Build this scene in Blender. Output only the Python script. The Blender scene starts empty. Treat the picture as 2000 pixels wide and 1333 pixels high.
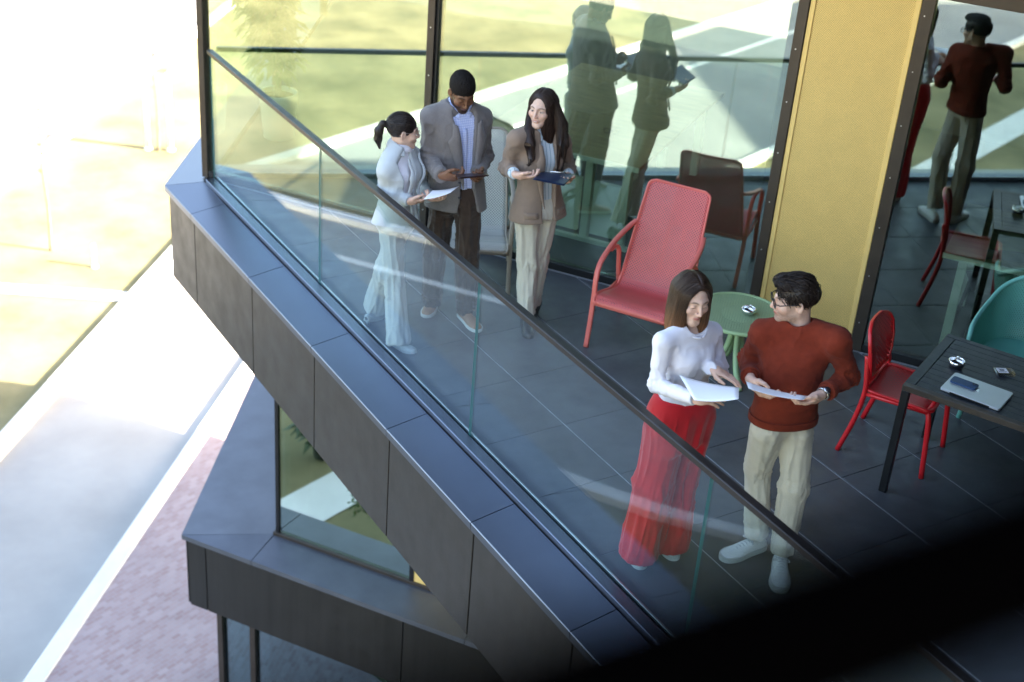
import bpy, math, random
import numpy as np
from mathutils import Vector, Matrix
random.seed(7); rng = np.random.default_rng(7)
SC = bpy.context.scene
COL = SC.collection
D2R = math.radians

# ---------------------------------------------------------------- camera
CAM_Z = 4.69
cam_d = bpy.data.cameras.new('camera'); cam = bpy.data.objects.new('camera', cam_d); COL.objects.link(cam)
cam_d.sensor_width = 36.0; cam_d.lens = 50.04; cam_d.clip_start = 0.02; cam_d.clip_end = 1200
_r = (( 0.8565616,  0.1944981, -0.4779882), (-0.5112404,  0.4459321, -0.7346957), (0.0702534, 0.8736790, 0.4814036))
cam.matrix_world = Matrix(((_r[0][0], _r[0][1], _r[0][2], 0), (_r[1][0], _r[1][1], _r[1][2], 0), (_r[2][0], _r[2][1], _r[2][2], CAM_Z), (0, 0, 0, 1)))
cam_d.dof.use_dof = True; cam_d.dof.focus_distance = 7.9; cam_d.dof.aperture_fstop = 1.9
SC.camera = cam

# ---------------------------------------------------------------- sky, sun, exposure
SUN_DIR = Vector((0.78, -0.625, 0)).normalized(); SUN_EL = D2R(27)
sv = Vector((SUN_DIR.x*math.cos(SUN_EL), SUN_DIR.y*math.cos(SUN_EL), math.sin(SUN_EL)))
world = bpy.data.worlds.new('World'); SC.world = world; world.use_nodes = True
wn = world.node_tree; wn.nodes.clear()
sky = wn.nodes.new('ShaderNodeTexSky'); sky.sky_type = 'NISHITA'; sky.sun_disc = False
sky.sun_elevation = SUN_EL; sky.sun_rotation = math.atan2(SUN_DIR.x, SUN_DIR.y)
sky.air_density = 1.0; sky.dust_density = 3.0; sky.ozone_density = 1.0
bg = wn.nodes.new('ShaderNodeBackground'); bg.inputs['Strength'].default_value = 0.14
wo = wn.nodes.new('ShaderNodeOutputWorld'); wn.links.new(sky.outputs[0], bg.inputs[0]); wn.links.new(bg.outputs[0], wo.inputs[0])
sl = bpy.data.lights.new('sun', 'SUN'); sl.energy = 5.0; sl.angle = D2R(0.53); sl.color = (1.0, 0.93, 0.82)
sun = bpy.data.objects.new('sun', sl); COL.objects.link(sun)
sun.rotation_euler = (-sv).to_track_quat('-Z', 'Y').to_euler(); sun.location = sv*60
vs = SC.view_settings; vs.view_transform = 'Standard'; vs.look = 'None'; vs.gamma = 1.0; vs.use_curve_mapping = False
vs.exposure = 3.12
vs.use_white_balance = True; vs.white_balance_temperature = 7150; vs.white_balance_tint = 10
SC.cycles.use_denoising = True
SC.cycles.max_bounces = 10; SC.cycles.transparent_max_bounces = 24; SC.cycles.glossy_bounces = 5; SC.cycles.diffuse_bounces = 4
SC.cycles.sample_clamp_indirect = 8.0
SC.cycles.caustics_reflective = False; SC.cycles.caustics_refractive = False

# ---------------------------------------------------------------- material helpers
MATS = {}
def _nt(name):
    m = bpy.data.materials.new(name); m.use_nodes = True; t = m.node_tree; t.nodes.clear()
    o = t.nodes.new('ShaderNodeOutputMaterial'); return m, t, o
def N(t, kind, **kw):
    n = t.nodes.new('ShaderNode'+kind)
    for k, v in kw.items(): setattr(n, k, v)
    return n
def ramp(t, fac, stops):
    r = N(t, 'ValToRGB'); e = r.color_ramp.elements
    while len(e) < len(stops): e.new(0.5)
    for q, (p, c) in zip(e, stops): q.position = p; q.color = (*c, 1)
    t.links.new(fac, r.inputs[0]); return r.outputs[0]
def coords(t, scale=(1, 1, 1), kind='Object', rot=(0, 0, 0)):
    c = N(t, 'TexCoord'); mp = N(t, 'Mapping'); mp.inputs['Scale'].default_value = scale; mp.inputs['Rotation'].default_value = rot
    t.links.new(c.outputs[kind], mp.inputs[0]); return mp.outputs[0]
def noise(t, vec, scale, detail=4, rough=0.55):
    n = N(t, 'TexNoise'); n.inputs['Scale'].default_value = scale; n.inputs['Detail'].default_value = detail; n.inputs['Roughness'].default_value = rough
    t.links.new(vec, n.inputs['Vector']); return n.outputs['Fac']
def math_(t, op, a, b=None):
    n = N(t, 'Math', operation=op)
    for i, x in enumerate((a, b)):
        if x is None: continue
        if isinstance(x, (int, float)): n.inputs[i].default_value = x
        else: t.links.new(x, n.inputs[i])
    return n.outputs[0]
def mat(name, col, rough=0.5, metal=0.0, var=0.0, vscale=8.0, stretch=(1, 1, 1), bump=0.0, bscale=60.0, bstretch=(1, 1, 1), attr=None, spec=0.5, rvar=0.0, coat=0.0, sheen=0.0, subs=0.0, alpha_holes=None, col2=None, bdist=0.002, trans=0.0):
    """Principled surface with noise-driven colour, roughness and relief."""
    if name in MATS: return MATS[name]
    m, t, o = _nt(name); p = N(t, 'BsdfPrincipled')
    p.inputs['Roughness'].default_value = rough; p.inputs['Metallic'].default_value = metal
    p.inputs['Specular IOR Level'].default_value = spec; p.inputs['Coat Weight'].default_value = coat; p.inputs['Sheen Weight'].default_value = sheen
    if subs: p.inputs['Subsurface Weight'].default_value = subs; p.inputs['Subsurface Radius'].default_value = (0.012, 0.005, 0.003); p.inputs['Subsurface Scale'].default_value = 1.0
    base = None
    if attr:
        a = N(t, 'Attribute'); a.attribute_name = attr; base = a.outputs['Color']
    if var or col2:
        f = noise(t, coords(t, stretch), vscale, 5)
        if base is None:
            c1 = tuple(max(0, x*(1-var)) for x in col); c2 = col2 or tuple(min(1, x*(1+var)) for x in col)
            cr = ramp(t, f, ((0.3, c1), (0.7, c2)))
        else:
            mx = N(t, 'MixRGB', blend_type='MULTIPLY'); mx.inputs[0].default_value = 1.0
            t.links.new(base, mx.inputs[1]); g = ramp(t, f, ((0.3, (1-var,)*3), (0.7, (1+var,)*3))); t.links.new(g, mx.inputs[2]); cr = mx.outputs[0]
        t.links.new(cr, p.inputs['Base Color'])
    elif base is not None: t.links.new(base, p.inputs['Base Color'])
    else: p.inputs['Base Color'].default_value = (*col, 1)
    if rvar:
        f2 = noise(t, coords(t), vscale*2.3, 4); mr = N(t, 'MapRange'); t.links.new(f2, mr.inputs[0])
        mr.inputs['From Min'].default_value = 0.3; mr.inputs['From Max'].default_value = 0.7
        mr.inputs['To Min'].default_value = max(0.02, rough-rvar); mr.inputs['To Max'].default_value = min(1, rough+rvar); t.links.new(mr.outputs[0], p.inputs['Roughness'])
    if bump:
        b = N(t, 'Bump'); b.inputs['Strength'].default_value = bump; b.inputs['Distance'].default_value = bdist
        t.links.new(noise(t, coords(t, bstretch), bscale, 3), b.inputs['Height']); t.links.new(b.outputs[0], p.inputs['Normal'])
    out = p.outputs[0]
    if trans:
        tl = N(t, 'BsdfTranslucent'); tl.inputs[0].default_value = (*col, 1); mt_ = N(t, 'MixShader'); mt_.inputs[0].default_value = trans
        t.links.new(out, mt_.inputs[1]); t.links.new(tl.outputs[0], mt_.inputs[2]); out = mt_.outputs[0]
    if alpha_holes:
        pitch, thr = alpha_holes
        uv = N(t, 'UVMap'); sx = N(t, 'SeparateXYZ'); t.links.new(uv.outputs[0], sx.inputs[0])
        k = 2*math.pi/pitch
        s1 = math_(t, 'SINE', math_(t, 'MULTIPLY', sx.outputs[0], k)); s2 = math_(t, 'SINE', math_(t, 'MULTIPLY', sx.outputs[1], k))
        h = math_(t, 'GREATER_THAN', math_(t, 'MULTIPLY', s1, s2), thr)
        tr = N(t, 'BsdfTransparent'); mx = N(t, 'MixShader'); t.links.new(h, mx.inputs[0]); t.links.new(out, mx.inputs[1]); t.links.new(tr.outputs[0], mx.inputs[2]); out = mx.outputs[0]
    t.links.new(out, o.inputs[0]); MATS[name] = m; return m
def glass_mat(name, tint, refl, power, rcol=(1, 1, 1), rough=0.0):
    """Thin coated pane: tinted see-through plus a mirror share that grows toward grazing view."""
    m, t, o = _nt(name)
    tr = N(t, 'BsdfTransparent'); tr.inputs[0].default_value = (*tint, 1)
    gl = N(t, 'BsdfGlossy'); gl.inputs[0].default_value = (*rcol, 1); gl.inputs['Roughness'].default_value = rough
    lw = N(t, 'LayerWeight'); lw.inputs['Blend'].default_value = 0.5
    pw = math_(t, 'POWER', lw.outputs['Facing'], power)
    f = math_(t, 'ADD', math_(t, 'MULTIPLY', pw, 1-refl), refl)
    mx = N(t, 'MixShader'); t.links.new(f, mx.inputs[0]); t.links.new(tr.outputs[0], mx.inputs[1]); t.links.new(gl.outputs[0], mx.inputs[2])
    t.links.new(mx.outputs[0], o.inputs[0]); MATS[name] = m; return m

# ---------------------------------------------------------------- object helpers
def props(o, label=None, cat=None, group=None, kind=None):
    if label: o['label'] = label
    if cat: o['category'] = cat
    if group: o['group'] = group
    if kind: o['kind'] = kind
    return o
def thing(name, label, cat, loc=(0, 0, 0), rz=0.0, group=None):
    o = bpy.data.objects.new(name, None); o.empty_display_size = 0.1; COL.objects.link(o)
    o.location = loc; o.rotation_euler = (0, 0, rz); return props(o, label, cat, group)
def link(name, me, parent=None, world_coords=True):
    o = bpy.data.objects.new(name, me); COL.objects.link(o)
    if parent is not None:
        o.parent = parent
        if world_coords:
            if parent.parent is None: o.matrix_parent_inverse = Matrix.Translation(-parent.location)
    return o
def mesh(name, V, F, m, smooth=False, uv=None, col=None):
    me = bpy.data.meshes.new(name)
    me.from_pydata([tuple(map(float, v)) for v in V], [], [tuple(map(int, f)) for f in F]); 
    if m is not None: me.materials.append(m)
    if smooth: me.polygons.foreach_set('use_smooth', [True]*len(me.polygons))
    if uv is not None:
        l = me.uv_layers.new(name='UVMap'); vi = np.zeros(len(me.loops), np.int32); me.loops.foreach_get('vertex_index', vi)
        l.data.foreach_set('uv', np.asarray(uv, np.float32)[vi].ravel())
    if col is not None:
        ca = me.color_attributes.new('Col', 'FLOAT_COLOR', 'POINT'); ca.data.foreach_set('color', np.c_[col, np.ones(len(col))].astype(np.float32).ravel())
    me.update(); return me
class MB:
    """Collects shapes and links them as one mesh."""
    def __init__(s): s.V = []; s.F = []; s.uv = []
    def add(s, V, F, uv=None):
        n = len(s.V); s.V += [tuple(v) for v in V]; s.F += [tuple(i+n for i in f) for f in F]
        s.uv += list(uv) if uv is not None else [(0, 0)]*len(V); return s
    def box(s, x0, x1, y0, y1, z0, z1, T=None, bev=0.0):
        if bev <= 0:
            V = [(x, y, z) for z in (z0, z1) for y in (y0, y1) for x in (x0, x1)]
            F = [(0, 2, 3, 1), (4, 5, 7, 6), (0, 1, 5, 4), (2, 6, 7, 3), (0, 4, 6, 2), (1, 3, 7, 5)]
        else:
            b = bev; V = []; F = []
            xs = (x0, x1); ys = (y0, y1); zs = (z0, z1); idx = {}
            for i in (0, 1):
                for j in (0, 1):
                    for k in (0, 1):
                        sx, sy, sz = (1, -1)[i], (1, -1)[j], (1, -1)[k]
                        for ax in range(3):
                            p = [xs[i], ys[j], zs[k]]
                            d = [sx*b, sy*b, sz*b]; d[ax] = 0
                            idx[(i, j, k, ax)] = len(V); V.append((p[0]+d[0], p[1]+d[1], p[2]+d[2]))
            g = lambda i, j, k, a: idx[(i, j, k, a)]
            for i in (0, 1): f = [g(i, 0, 0, 0), g(i, 1, 0, 0), g(i, 1, 1, 0), g(i, 0, 1, 0)]; F.append(f if i else f[::-1])
            for j in (0, 1): f = [g(0, j, 0, 1), g(0, j, 1, 1), g(1, j, 1, 1), g(1, j, 0, 1)]; F.append(f if j else f[::-1])
            for k in (0, 1): f = [g(0, 0, k, 2), g(1, 0, k, 2), g(1, 1, k, 2), g(0, 1, k, 2)]; F.append(f if k else f[::-1])
            for i in (0, 1):
                for j in (0, 1): F.append([g(i, j, 0, 0), g(i, j, 1, 0), g(i, j, 1, 1), g(i, j, 0, 1)])
            for i in (0, 1):
                for k in (0, 1): F.append([g(i, 0, k, 0), g(i, 1, k, 0), g(i, 1, k, 2), g(i, 0, k, 2)])
            for j in (0, 1):
                for k in (0, 1): F.append([g(0, j, k, 1), g(1, j, k, 1), g(1, j, k, 2), g(0, j, k, 2)])
            for i in (0, 1):
                for j in (0, 1):
                    for k in (0, 1): F.append([g(i, j, k, 0), g(i, j, k, 1), g(i, j, k, 2)])
        if T is not None: V = [tuple(T @ Vector(v)) for v in V]
        return s.add(V, F)
    def prism(s, poly, z0, z1, chamfer=0.0):
        n = len(poly); c = np.mean(np.array(poly), 0)
        if chamfer:
            top = offset_poly(poly, chamfer)
            V = [(x, y, z0) for x, y in poly]+[(x, y, z1-chamfer) for x, y in poly]+[(x, y, z1) for x, y in top]
            F = [tuple(range(n))[::-1]]+[tuple(range(2*n, 3*n))]
            for L in (0, 1): F += [(L*n+i, L*n+(i+1) % n, (L+1)*n+(i+1) % n, (L+1)*n+i) for i in range(n)]
        else:
            V = [(x, y, z0) for x, y in poly]+[(x, y, z1) for x, y in poly]
            F = [tuple(range(n))[::-1], tuple(range(n, 2*n))]+[(i, (i+1) % n, n+(i+1) % n, n+i) for i in range(n)]
        return s.add(V, F)
    def tube(s, pts, r, n=8, cap=True, flat=None, up=(0, 0, 1)):
        """Sweep a circle (or a flat rounded bar: flat=(a,b)) along pts; r scalar or list."""
        P = np.array(pts, float); m = len(P); R = np.full(m, r) if np.isscalar(r) else np.array(r, float)
        T = np.gradient(P, axis=0); T /= np.linalg.norm(T, axis=1)[:, None]+1e-12
        u = np.array(up, float); u = u-T[0]*(u@T[0])
        if np.linalg.norm(u) < 1e-4: u = np.array([1., 0, 0])-T[0]*T[0][0]
        u /= np.linalg.norm(u); V = []; F = []
        for i in range(m):
            u = u-T[i]*(u@T[i]); u /= np.linalg.norm(u); w = np.cross(T[i], u)
            for k in range(n):
                a = 2*math.pi*(k+.5)/n
                if flat:
                    ca, sa = math.cos(a), math.sin(a); e = 0.45
                    q = (math.copysign(abs(ca)**e, ca)*flat[0], math.copysign(abs(sa)**e, sa)*flat[1])
                    V.append(P[i]+u*q[0]*R[i]+w*q[1]*R[i])
                else: V.append(P[i]+(u*math.cos(a)+w*math.sin(a))*R[i])
        for i in range(m-1): F += [(i*n+k, i*n+(k+1) % n, (i+1)*n+(k+1) % n, (i+1)*n+k) for k in range(n)]
        if cap: F += [tuple(range(n))[::-1], tuple(range((m-1)*n, m*n))]
        return s.add(V, F)
    def lathe(s, prof, n=32, c=(0, 0, 0)):
        V = []; F = []; m = len(prof)
        for r, z in prof: V += [(c[0]+r*math.cos(2*math.pi*k/n), c[1]+r*math.sin(2*math.pi*k/n), c[2]+z) for k in range(n)]
        for i in range(m-1): F += [(i*n+k, i*n+(k+1) % n, (i+1)*n+(k+1) % n, (i+1)*n+k) for k in range(n)]
        if prof[0][0] > 1e-6: F.append(tuple(range(n))[::-1])
        if prof[-1][0] > 1e-6: F.append(tuple(range((m-1)*n, m*n)))
        return s.add(V, F)
    def build(s, name, m, parent=None, smooth=False, world_coords=True, uv=False):
        return link(name, mesh(name, s.V, s.F, m, smooth, s.uv if uv else None), parent, world_coords)
def offset_poly(poly, d):
    P = np.array(poly, float); n = len(P); out = []
    for i in range(n):
        a, b, c = P[i-1], P[i], P[(i+1) % n]
        e1 = (b-a)/np.linalg.norm(b-a); e2 = (c-b)/np.linalg.norm(c-b)
        n1 = np.array([-e1[1], e1[0]]); n2 = np.array([-e2[1], e2[0]])
        k = (n1+n2)/max(0.2, 1+n1@n2); out.append(tuple(b+k*d))
    return out
def smoothpath(pts, k=8):
    P = np.array(pts, float); P = np.vstack([2*P[0]-P[1], P, 2*P[-1]-P[-2]]); out = []
    for i in range(1, len(P)-2):
        for t in np.linspace(0, 1, k, endpoint=False):
            a, b, c, d = P[i-1:i+3]; out.append(.5*((2*b)+(-a+c)*t+(2*a-5*b+4*c-d)*t*t+(-a+3*b-3*c+d)*t**3))
    out.append(P[-2]); return np.array(out)
def set_smooth(o, angle=40):
    me = o.data; me.polygons.foreach_set('use_smooth', [True]*len(me.polygons)); me.set_sharp_from_angle(angle=D2R(angle)) if hasattr(me, 'set_sharp_from_angle') else None; return o
def copy_tree(o, parent=None):
    c = o.copy(); COL.objects.link(c); c.parent = parent
    for ch in list(o.children): copy_tree(ch, c)
    return c
def clip_poly(poly, p, n):
    """Keep the side where (x-p).n <= 0."""
    out = []; m = len(poly)
    for i in range(m):
        a = np.array(poly[i]); b = np.array(poly[(i+1) % m]); da = (a-p)@n; db = (b-p)@n
        if da <= 0: out.append(tuple(a))
        if da*db < 0: out.append(tuple(a+(b-a)*da/(da-db)))
    return out
# ---------------------------------------------------------------- the place: frames of reference
P0 = np.array([3.781, 10.605]); FD = np.array([0.5600, -0.8285]); FN = np.array([-0.8285, -0.5600]); SD = np.array([0.571, 0.821])
GZ = -7.2                                       # ground level under the building
TF = Matrix(((FN[0], FD[0], 0, P0[0]), (FN[1], FD[1], 0, P0[1]), (0, 0, 1, 0), (0, 0, 0, 1)))   # local (n, t, z) of the facade
def fxy(t, n): return tuple(P0+FD*t+FN*n)
def fbox(mb, t0, t1, n0, n1, z0, z1, bev=0.0): return mb.box(n0, n1, t0, t1, z0, z1, TF, bev)

M_clad = mat('anthracite_cladding', (0.038, 0.035, 0.034), 0.40, 0.5, var=0.13, vscale=2.5, stretch=(5, 5, 0.25), bump=0.10, bscale=140, bstretch=(1, 1, 0.05), rvar=0.07)
M_cop = mat('coping_metal', (0.135, 0.155, 0.20), 0.33, 0.9, var=0.06, vscale=1.2, bump=0.04, bscale=260, bdist=0.0005)
M_bronze = mat('bronze_frame', (0.062, 0.048, 0.038), 0.38, 0.4, var=0.12, vscale=6, rvar=0.08)
M_black = mat('black_metal', (0.016, 0.016, 0.018), 0.4, 0.3, var=0.1, rvar=0.08)
M_tile = mat('slate_tile', (0.078, 0.082, 0.094), 0.46, 0.0, var=0.24, vscale=3.2, bump=0.35, bscale=55, rvar=0.12, bdist=0.0015)
M_grout = mat('grout', (0.42, 0.42, 0.43), 0.9, var=0.2, vscale=30)
M_yel = mat('yellow_metal', (0.90, 0.62, 0.22), 0.42, 0.15, var=0.06, vscale=4, rvar=0.05)
M_yelperf = mat('yellow_mesh', (0.92, 0.63, 0.22), 0.45, 0.15, var=0.04, alpha_holes=(0.0135, 0.42))
M_yelback = mat('yellow_backing', (0.36, 0.22, 0.06), 0.7)
M_alu = mat('aluminium', (0.62, 0.64, 0.66), 0.28, 0.9, var=0.06)
G_fac = glass_mat('facade_glass', (0.86, 0.96, 0.88), 0.31, 3.0, (0.88, 0.96, 0.88))
G_rail = glass_mat('railing_glass', (0.88, 0.94, 0.94), 0.028, 4.2, (0.88, 0.96, 1.0))
G_low = glass_mat('lower_glass', (0.55, 0.66, 0.58), 0.52, 3.0, (0.90, 1.0, 0.88))
G_gf = glass_mat('ground_glass', (0.35, 0.50, 0.53), 0.40, 3.0, (0.46, 0.62, 0.64))
G_rear = glass_mat('rear_glass', (0.85, 0.9, 0.86), 0.08, 3.0)
M_gedge = mat('glass_edge', (0.10, 0.30, 0.31), 0.15, 0.0, spec=0.8)
M_road = mat('asphalt_pale', (0.25, 0.25, 0.25), 0.9, var=0.14, vscale=0.7, bump=0.2, bscale=60)
M_conc = mat('concrete', (0.36, 0.34, 0.315), 0.85, var=0.12, vscale=0.8, bump=0.2, bscale=40)
M_kerb = mat('kerb_stone', (0.74, 0.73, 0.70), 0.85, var=0.08, vscale=2.0, bump=0.2, bscale=40)
M_lawn = mat('lawn', (0.165, 0.150, 0.066), 0.95, var=0.22, vscale=0.8, bump=0.5, bscale=110, bdist=0.02, col2=(0.265, 0.225, 0.115))
M_carpet = mat('indoor_carpet', (0.045, 0.055, 0.06), 0.95, var=0.15, vscale=3)
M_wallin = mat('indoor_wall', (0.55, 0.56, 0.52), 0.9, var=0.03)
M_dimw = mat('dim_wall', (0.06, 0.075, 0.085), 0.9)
M_ceil = mat('indoor_ceiling', (0.6, 0.6, 0.58), 0.9)
M_slab = mat('slab', (0.10, 0.10, 0.10), 0.8)
M_dwood = mat('dark_panel', (0.022, 0.026, 0.018), 0.4, var=0.5, vscale=3, stretch=(6, 6, 0.5))

# brick paving: a brick pattern laid along the kerb
def brick_mat():
    m, t, o = _nt('brick_paving'); p = N(t, 'BsdfPrincipled'); p.inputs['Roughness'].default_value = 0.9
    v = coords(t, (1, 1, 1), 'Object', (0, 0, -0.35)); b = N(t, 'TexBrick')
    b.inputs['Color1'].default_value = (0.33, 0.225, 0.215, 1); b.inputs['Color2'].default_value = (0.41, 0.315, 0.31, 1); b.inputs['Mortar'].default_value = (0.36, 0.33, 0.33, 1)
    b.inputs['Scale'].default_value = 8.0; b.inputs['Mortar Size'].default_value = 0.03; b.inputs['Brick Width'].default_value = 1.0; b.inputs['Row Height'].default_value = 0.5
    t.links.new(v, b.inputs['Vector']); mx = N(t, 'MixRGB', blend_type='MULTIPLY'); mx.inputs[0].default_value = 1
    g = ramp(t, noise(t, coords(t), 1.3, 5), ((0.3, (0.92, 0.92, 0.93)), (0.7, (1.06, 1.05, 1.05))))
    t.links.new(b.outputs['Color'], mx.inputs[1]); t.links.new(g, mx.inputs[2]); t.links.new(mx.outputs[0], p.inputs['Base Color'])
    bp = N(t, 'Bump'); bp.inputs['Strength'].default_value = 0.4; bp.inputs['Distance'].default_value = 0.006; bp.invert = True; t.links.new(b.outputs['Fac'], bp.inputs['Height']); t.links.new(bp.outputs[0], p.inputs['Normal'])
    t.links.new(p.outputs[0], o.inputs[0]); return m
M_brick = brick_mat()

# ---------------------------------------------------------------- ground, road, paths
GD = np.array([0.648, 0.762]); GN = np.array([0.762, -0.648])      # along / across the road
def gpt(s, n): return tuple(GD*s+GN*n)
def sheet(name, poly, z, m):
    o = link(name, mesh(name, [(x, y, z) for x, y in poly], [tuple(range(len(poly)))], m)); return props(o, kind='structure')
sheet('lawn', [(-400, -400), (400, -400), (400, 400), (-400, 400)], GZ, M_lawn)
sheet('pavement', [gpt(8.4, -6.62), gpt(70, -6.62), gpt(70, 45), gpt(8.4, 45)][::-1], GZ+0.104, M_brick)
sheet('footpath', [gpt(8.4, -9.28), gpt(70, -9.28), gpt(70, -6.86), gpt(8.4, -6.86)][::-1], GZ+0.012, M_conc)
def kerb(name, pts, w, h, m):
    P = np.array(pts); T = np.gradient(P, axis=0); T /= np.linalg.norm(T, axis=1)[:, None]; Nn = np.c_[-T[:, 1], T[:, 0]]
    V = []; F = []
    for a, n_ in zip(P, Nn):
        for q, z in ((-w/2, GZ-0.05), (-w/2, GZ+h-0.015), (-w/2+0.015, GZ+h), (w/2-0.015, GZ+h), (w/2, GZ+h-0.015), (w/2, GZ-0.05)): V.append((*(a+n_*q), z))
    for i in range(len(P)-1): F += [(i*6+k, (i+1)*6+k, (i+1)*6+k+1, i*6+k+1) for k in range(5)]
    o = link(name, mesh(name, V, F, m)); return props(o, kind='structure')
kerb('kerb', [gpt(s, -6.74) for s in np.linspace(8.4, 70, 14)], 0.24, 0.12, M_kerb)
kerb('kerb', [gpt(s, -9.42) for s in np.linspace(8.4, 70, 14)], 0.28, 0.12, M_kerb)
sheet('stone_path', [gpt(-60, -7.7), gpt(8.3, -7.7), gpt(8.3, -6.9), gpt(-60, -6.9)][::-1], GZ+0.014, M_kerb)
# the service road bends away beyond the lawn
def near_edge(s): return float(np.interp(s, [-70, -10, 8, 13, 20, 75], [-10.4, -10.5, -11.1, -12.2, -13.9, -14.3]))
def far_edge(s): return float(np.interp(s, [-70, 0, 16, 40, 75], [-17.2, -17.2, -18.1, -22, -26]))
ss = list(np.linspace(-70, 75, 117))
rp = [gpt(s, near_edge(s)) for s in ss]+[gpt(s, far_edge(s)) for s in reversed(ss)]
me = mesh('road', [(*gpt(s, e(s)), GZ+0.016) for s in ss for e in (far_edge, near_edge)], [(2*i, 2*i+1, 2*i+3, 2*i+2) for i in range(len(ss)-1)], M_road)
props(link('road', me), kind='structure')
me = mesh('lane_line', [(*gpt(s, (near_edge(s)*0.27+far_edge(s)*0.73)+e), GZ+0.021) for s in ss for e in (-0.09, 0.09)], [(2*i, 2*i+1, 2*i+3, 2*i+2) for i in range(len(ss)-1)], M_kerb)
props(link('lane_line', me), kind='structure')
kerb('kerb', [gpt(s, near_edge(s)+0.1) for s in ss], 0.26, 0.13, M_kerb)
kerb('kerb', [gpt(s, far_edge(s)-0.1) for s in ss], 0.3, 0.13, M_kerb)
# a narrow stone strip crossing the lawn
sheet('stone_strip', [(4.42, 23.62), (6.60, 22.28), (6.42, 21.98), (4.30, 23.3), (1.0, 25.4), (1.15, 25.75)], GZ+0.02, M_kerb)

# ---------------------------------------------------------------- terrace floor with its tiles
floor_poly = [(3.80, 10.55), (3.80, -3.0), fxy(16.4, 0.06), fxy(0.05, 0.06)]
fl = MB().prism([(3.70, 10.50), (3.70, -3.0), fxy(16.4, 0.0), fxy(0.06, 0.0)], -0.86, -0.005).build('terrace_floor', M_grout)
props(fl, kind='structure')
TX0, TY0, TS = 4.41, 4.90, 0.6025
for i in range(-2, 11):
    for j in range(-14, 11):
        x0, y0 = TX0+i*TS, TY0+j*TS; x1, y1 = x0+TS, y0+TS; g, e = 0.0050, 0.0016
        q = [(x0+g, y0+e), (x1-g, y0+e), (x1-g, y1-e), (x0+g, y1-e)]
        q = clip_poly(q, np.array([3.812, 0]), np.array([-1., 0])); 
        if len(q) > 2: q = clip_poly(q, np.array(fxy(0, 0.045)), -FN)
        if len(q) > 2: q = clip_poly(q, np.array([0, -1.6]), np.array([0, -1.]))
        if len(q) < 3: continue
        a = np.array(q); area = abs(np.sum(a[:, 0]*np.roll(a[:, 1], -1)-a[:, 1]*np.roll(a[:, 0], -1)))/2
        if area < 0.004: continue
        q = [p for k, p in enumerate(q) if np.linalg.norm(np.array(p)-np.array(q[k-1])) > 0.006]
        if len(q) < 3: continue
        dz = random.uniform(-0.0006, 0.0006)
        MB().prism(q, -0.0045, 0.0+dz, 0.0016).build('tile', M_tile, fl)

# ---------------------------------------------------------------- the office building
bld = thing('office_building', 'dark clad office building with glazed facade and overhanging terrace floor', 'building', (*fxy(6, -3), GZ))
def bpart(name, mb, m, parent=None, smooth=False): return mb.build(name, m, parent or bld, smooth)
# upper storeys (above the frame, they throw the terrace into shade)
BK = 6.4
def foot(n, t1=27.0, k=BK, t0=0.0):
    a = P0+FD*t0+FN*n; b = P0+FD*t1+FN*n; return [tuple(a), tuple(b), tuple(b+SD*k), tuple(a+SD*k)]
bpart('upper_wall', MB().prism(foot(0.03)[::-1], 2.76, 9.8), M_clad)
bpart('roof_edge', MB().prism(foot(0.13)[::-1], 9.8, 10.0), M_cop)
bpart('upper_terrace_slab', MB().prism([fxy(0.9, 0.035), (4.55, 8.4), (4.55, 0.6), fxy(12.05, 0.035)], 3.62, 4.35), M_clad)
# the near wing, out of view, massed to keep low sky off the terrace
bpart('unseen_block', MB().box(3.46, 15.0, -9.0, 0.55, GZ+0.106, 4.5), M_clad)
bpart('unseen_block', MB().box(-9.0, 13.0, -30.0, -17.0, GZ+0.11, 5.6), M_clad)  # separate block added out of view to cast shadow on the mirrored lawn
# ground floor and level floors
bpart('ground_floor_slab', MB().prism(foot(0.0)[::-1], GZ+0.106, GZ+0.2), M_slab)
bpart('first_floor_slab', MB().prism([fxy(0.6, -0.20), fxy(26, -0.20), tuple(np.array(fxy(26, -0.2))+SD*7.5), tuple(np.array(fxy(0.6, -0.2))+SD*7.5)][::-1], -4.38, -3.56), M_slab)
bpart('indoor_floor', MB().prism([fxy(0.03, -0.055), fxy(26, -0.055), tuple(np.array(fxy(26, -0.055))+SD*7.6), tuple(np.array(fxy(0.03, -0.055))+SD*7.6)][::-1], -0.86, -0.004), M_carpet)
bpart('indoor_ceiling', MB().prism([fxy(0.08, -0.10), fxy(26, -0.10), tuple(np.array(fxy(26, -0.1))+SD*7.6), tuple(np.array(fxy(0.08, -0.1))+SD*7.6)][::-1], 2.62, 2.75), M_ceil)
w = MB(); fbox(w, 0.9, 4.6, -6.05, -6.045, -0.01, 2.63); bpart('rear_window', w, G_rear)
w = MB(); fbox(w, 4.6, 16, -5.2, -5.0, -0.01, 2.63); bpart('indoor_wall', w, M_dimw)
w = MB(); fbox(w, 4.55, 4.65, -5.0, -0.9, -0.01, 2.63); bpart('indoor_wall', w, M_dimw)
w = MB(); fbox(w, 12.0, 12.2, -6.4, -0.1, -0.01, 2.63); bpart('indoor_wall', w, M_wallin)
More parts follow.
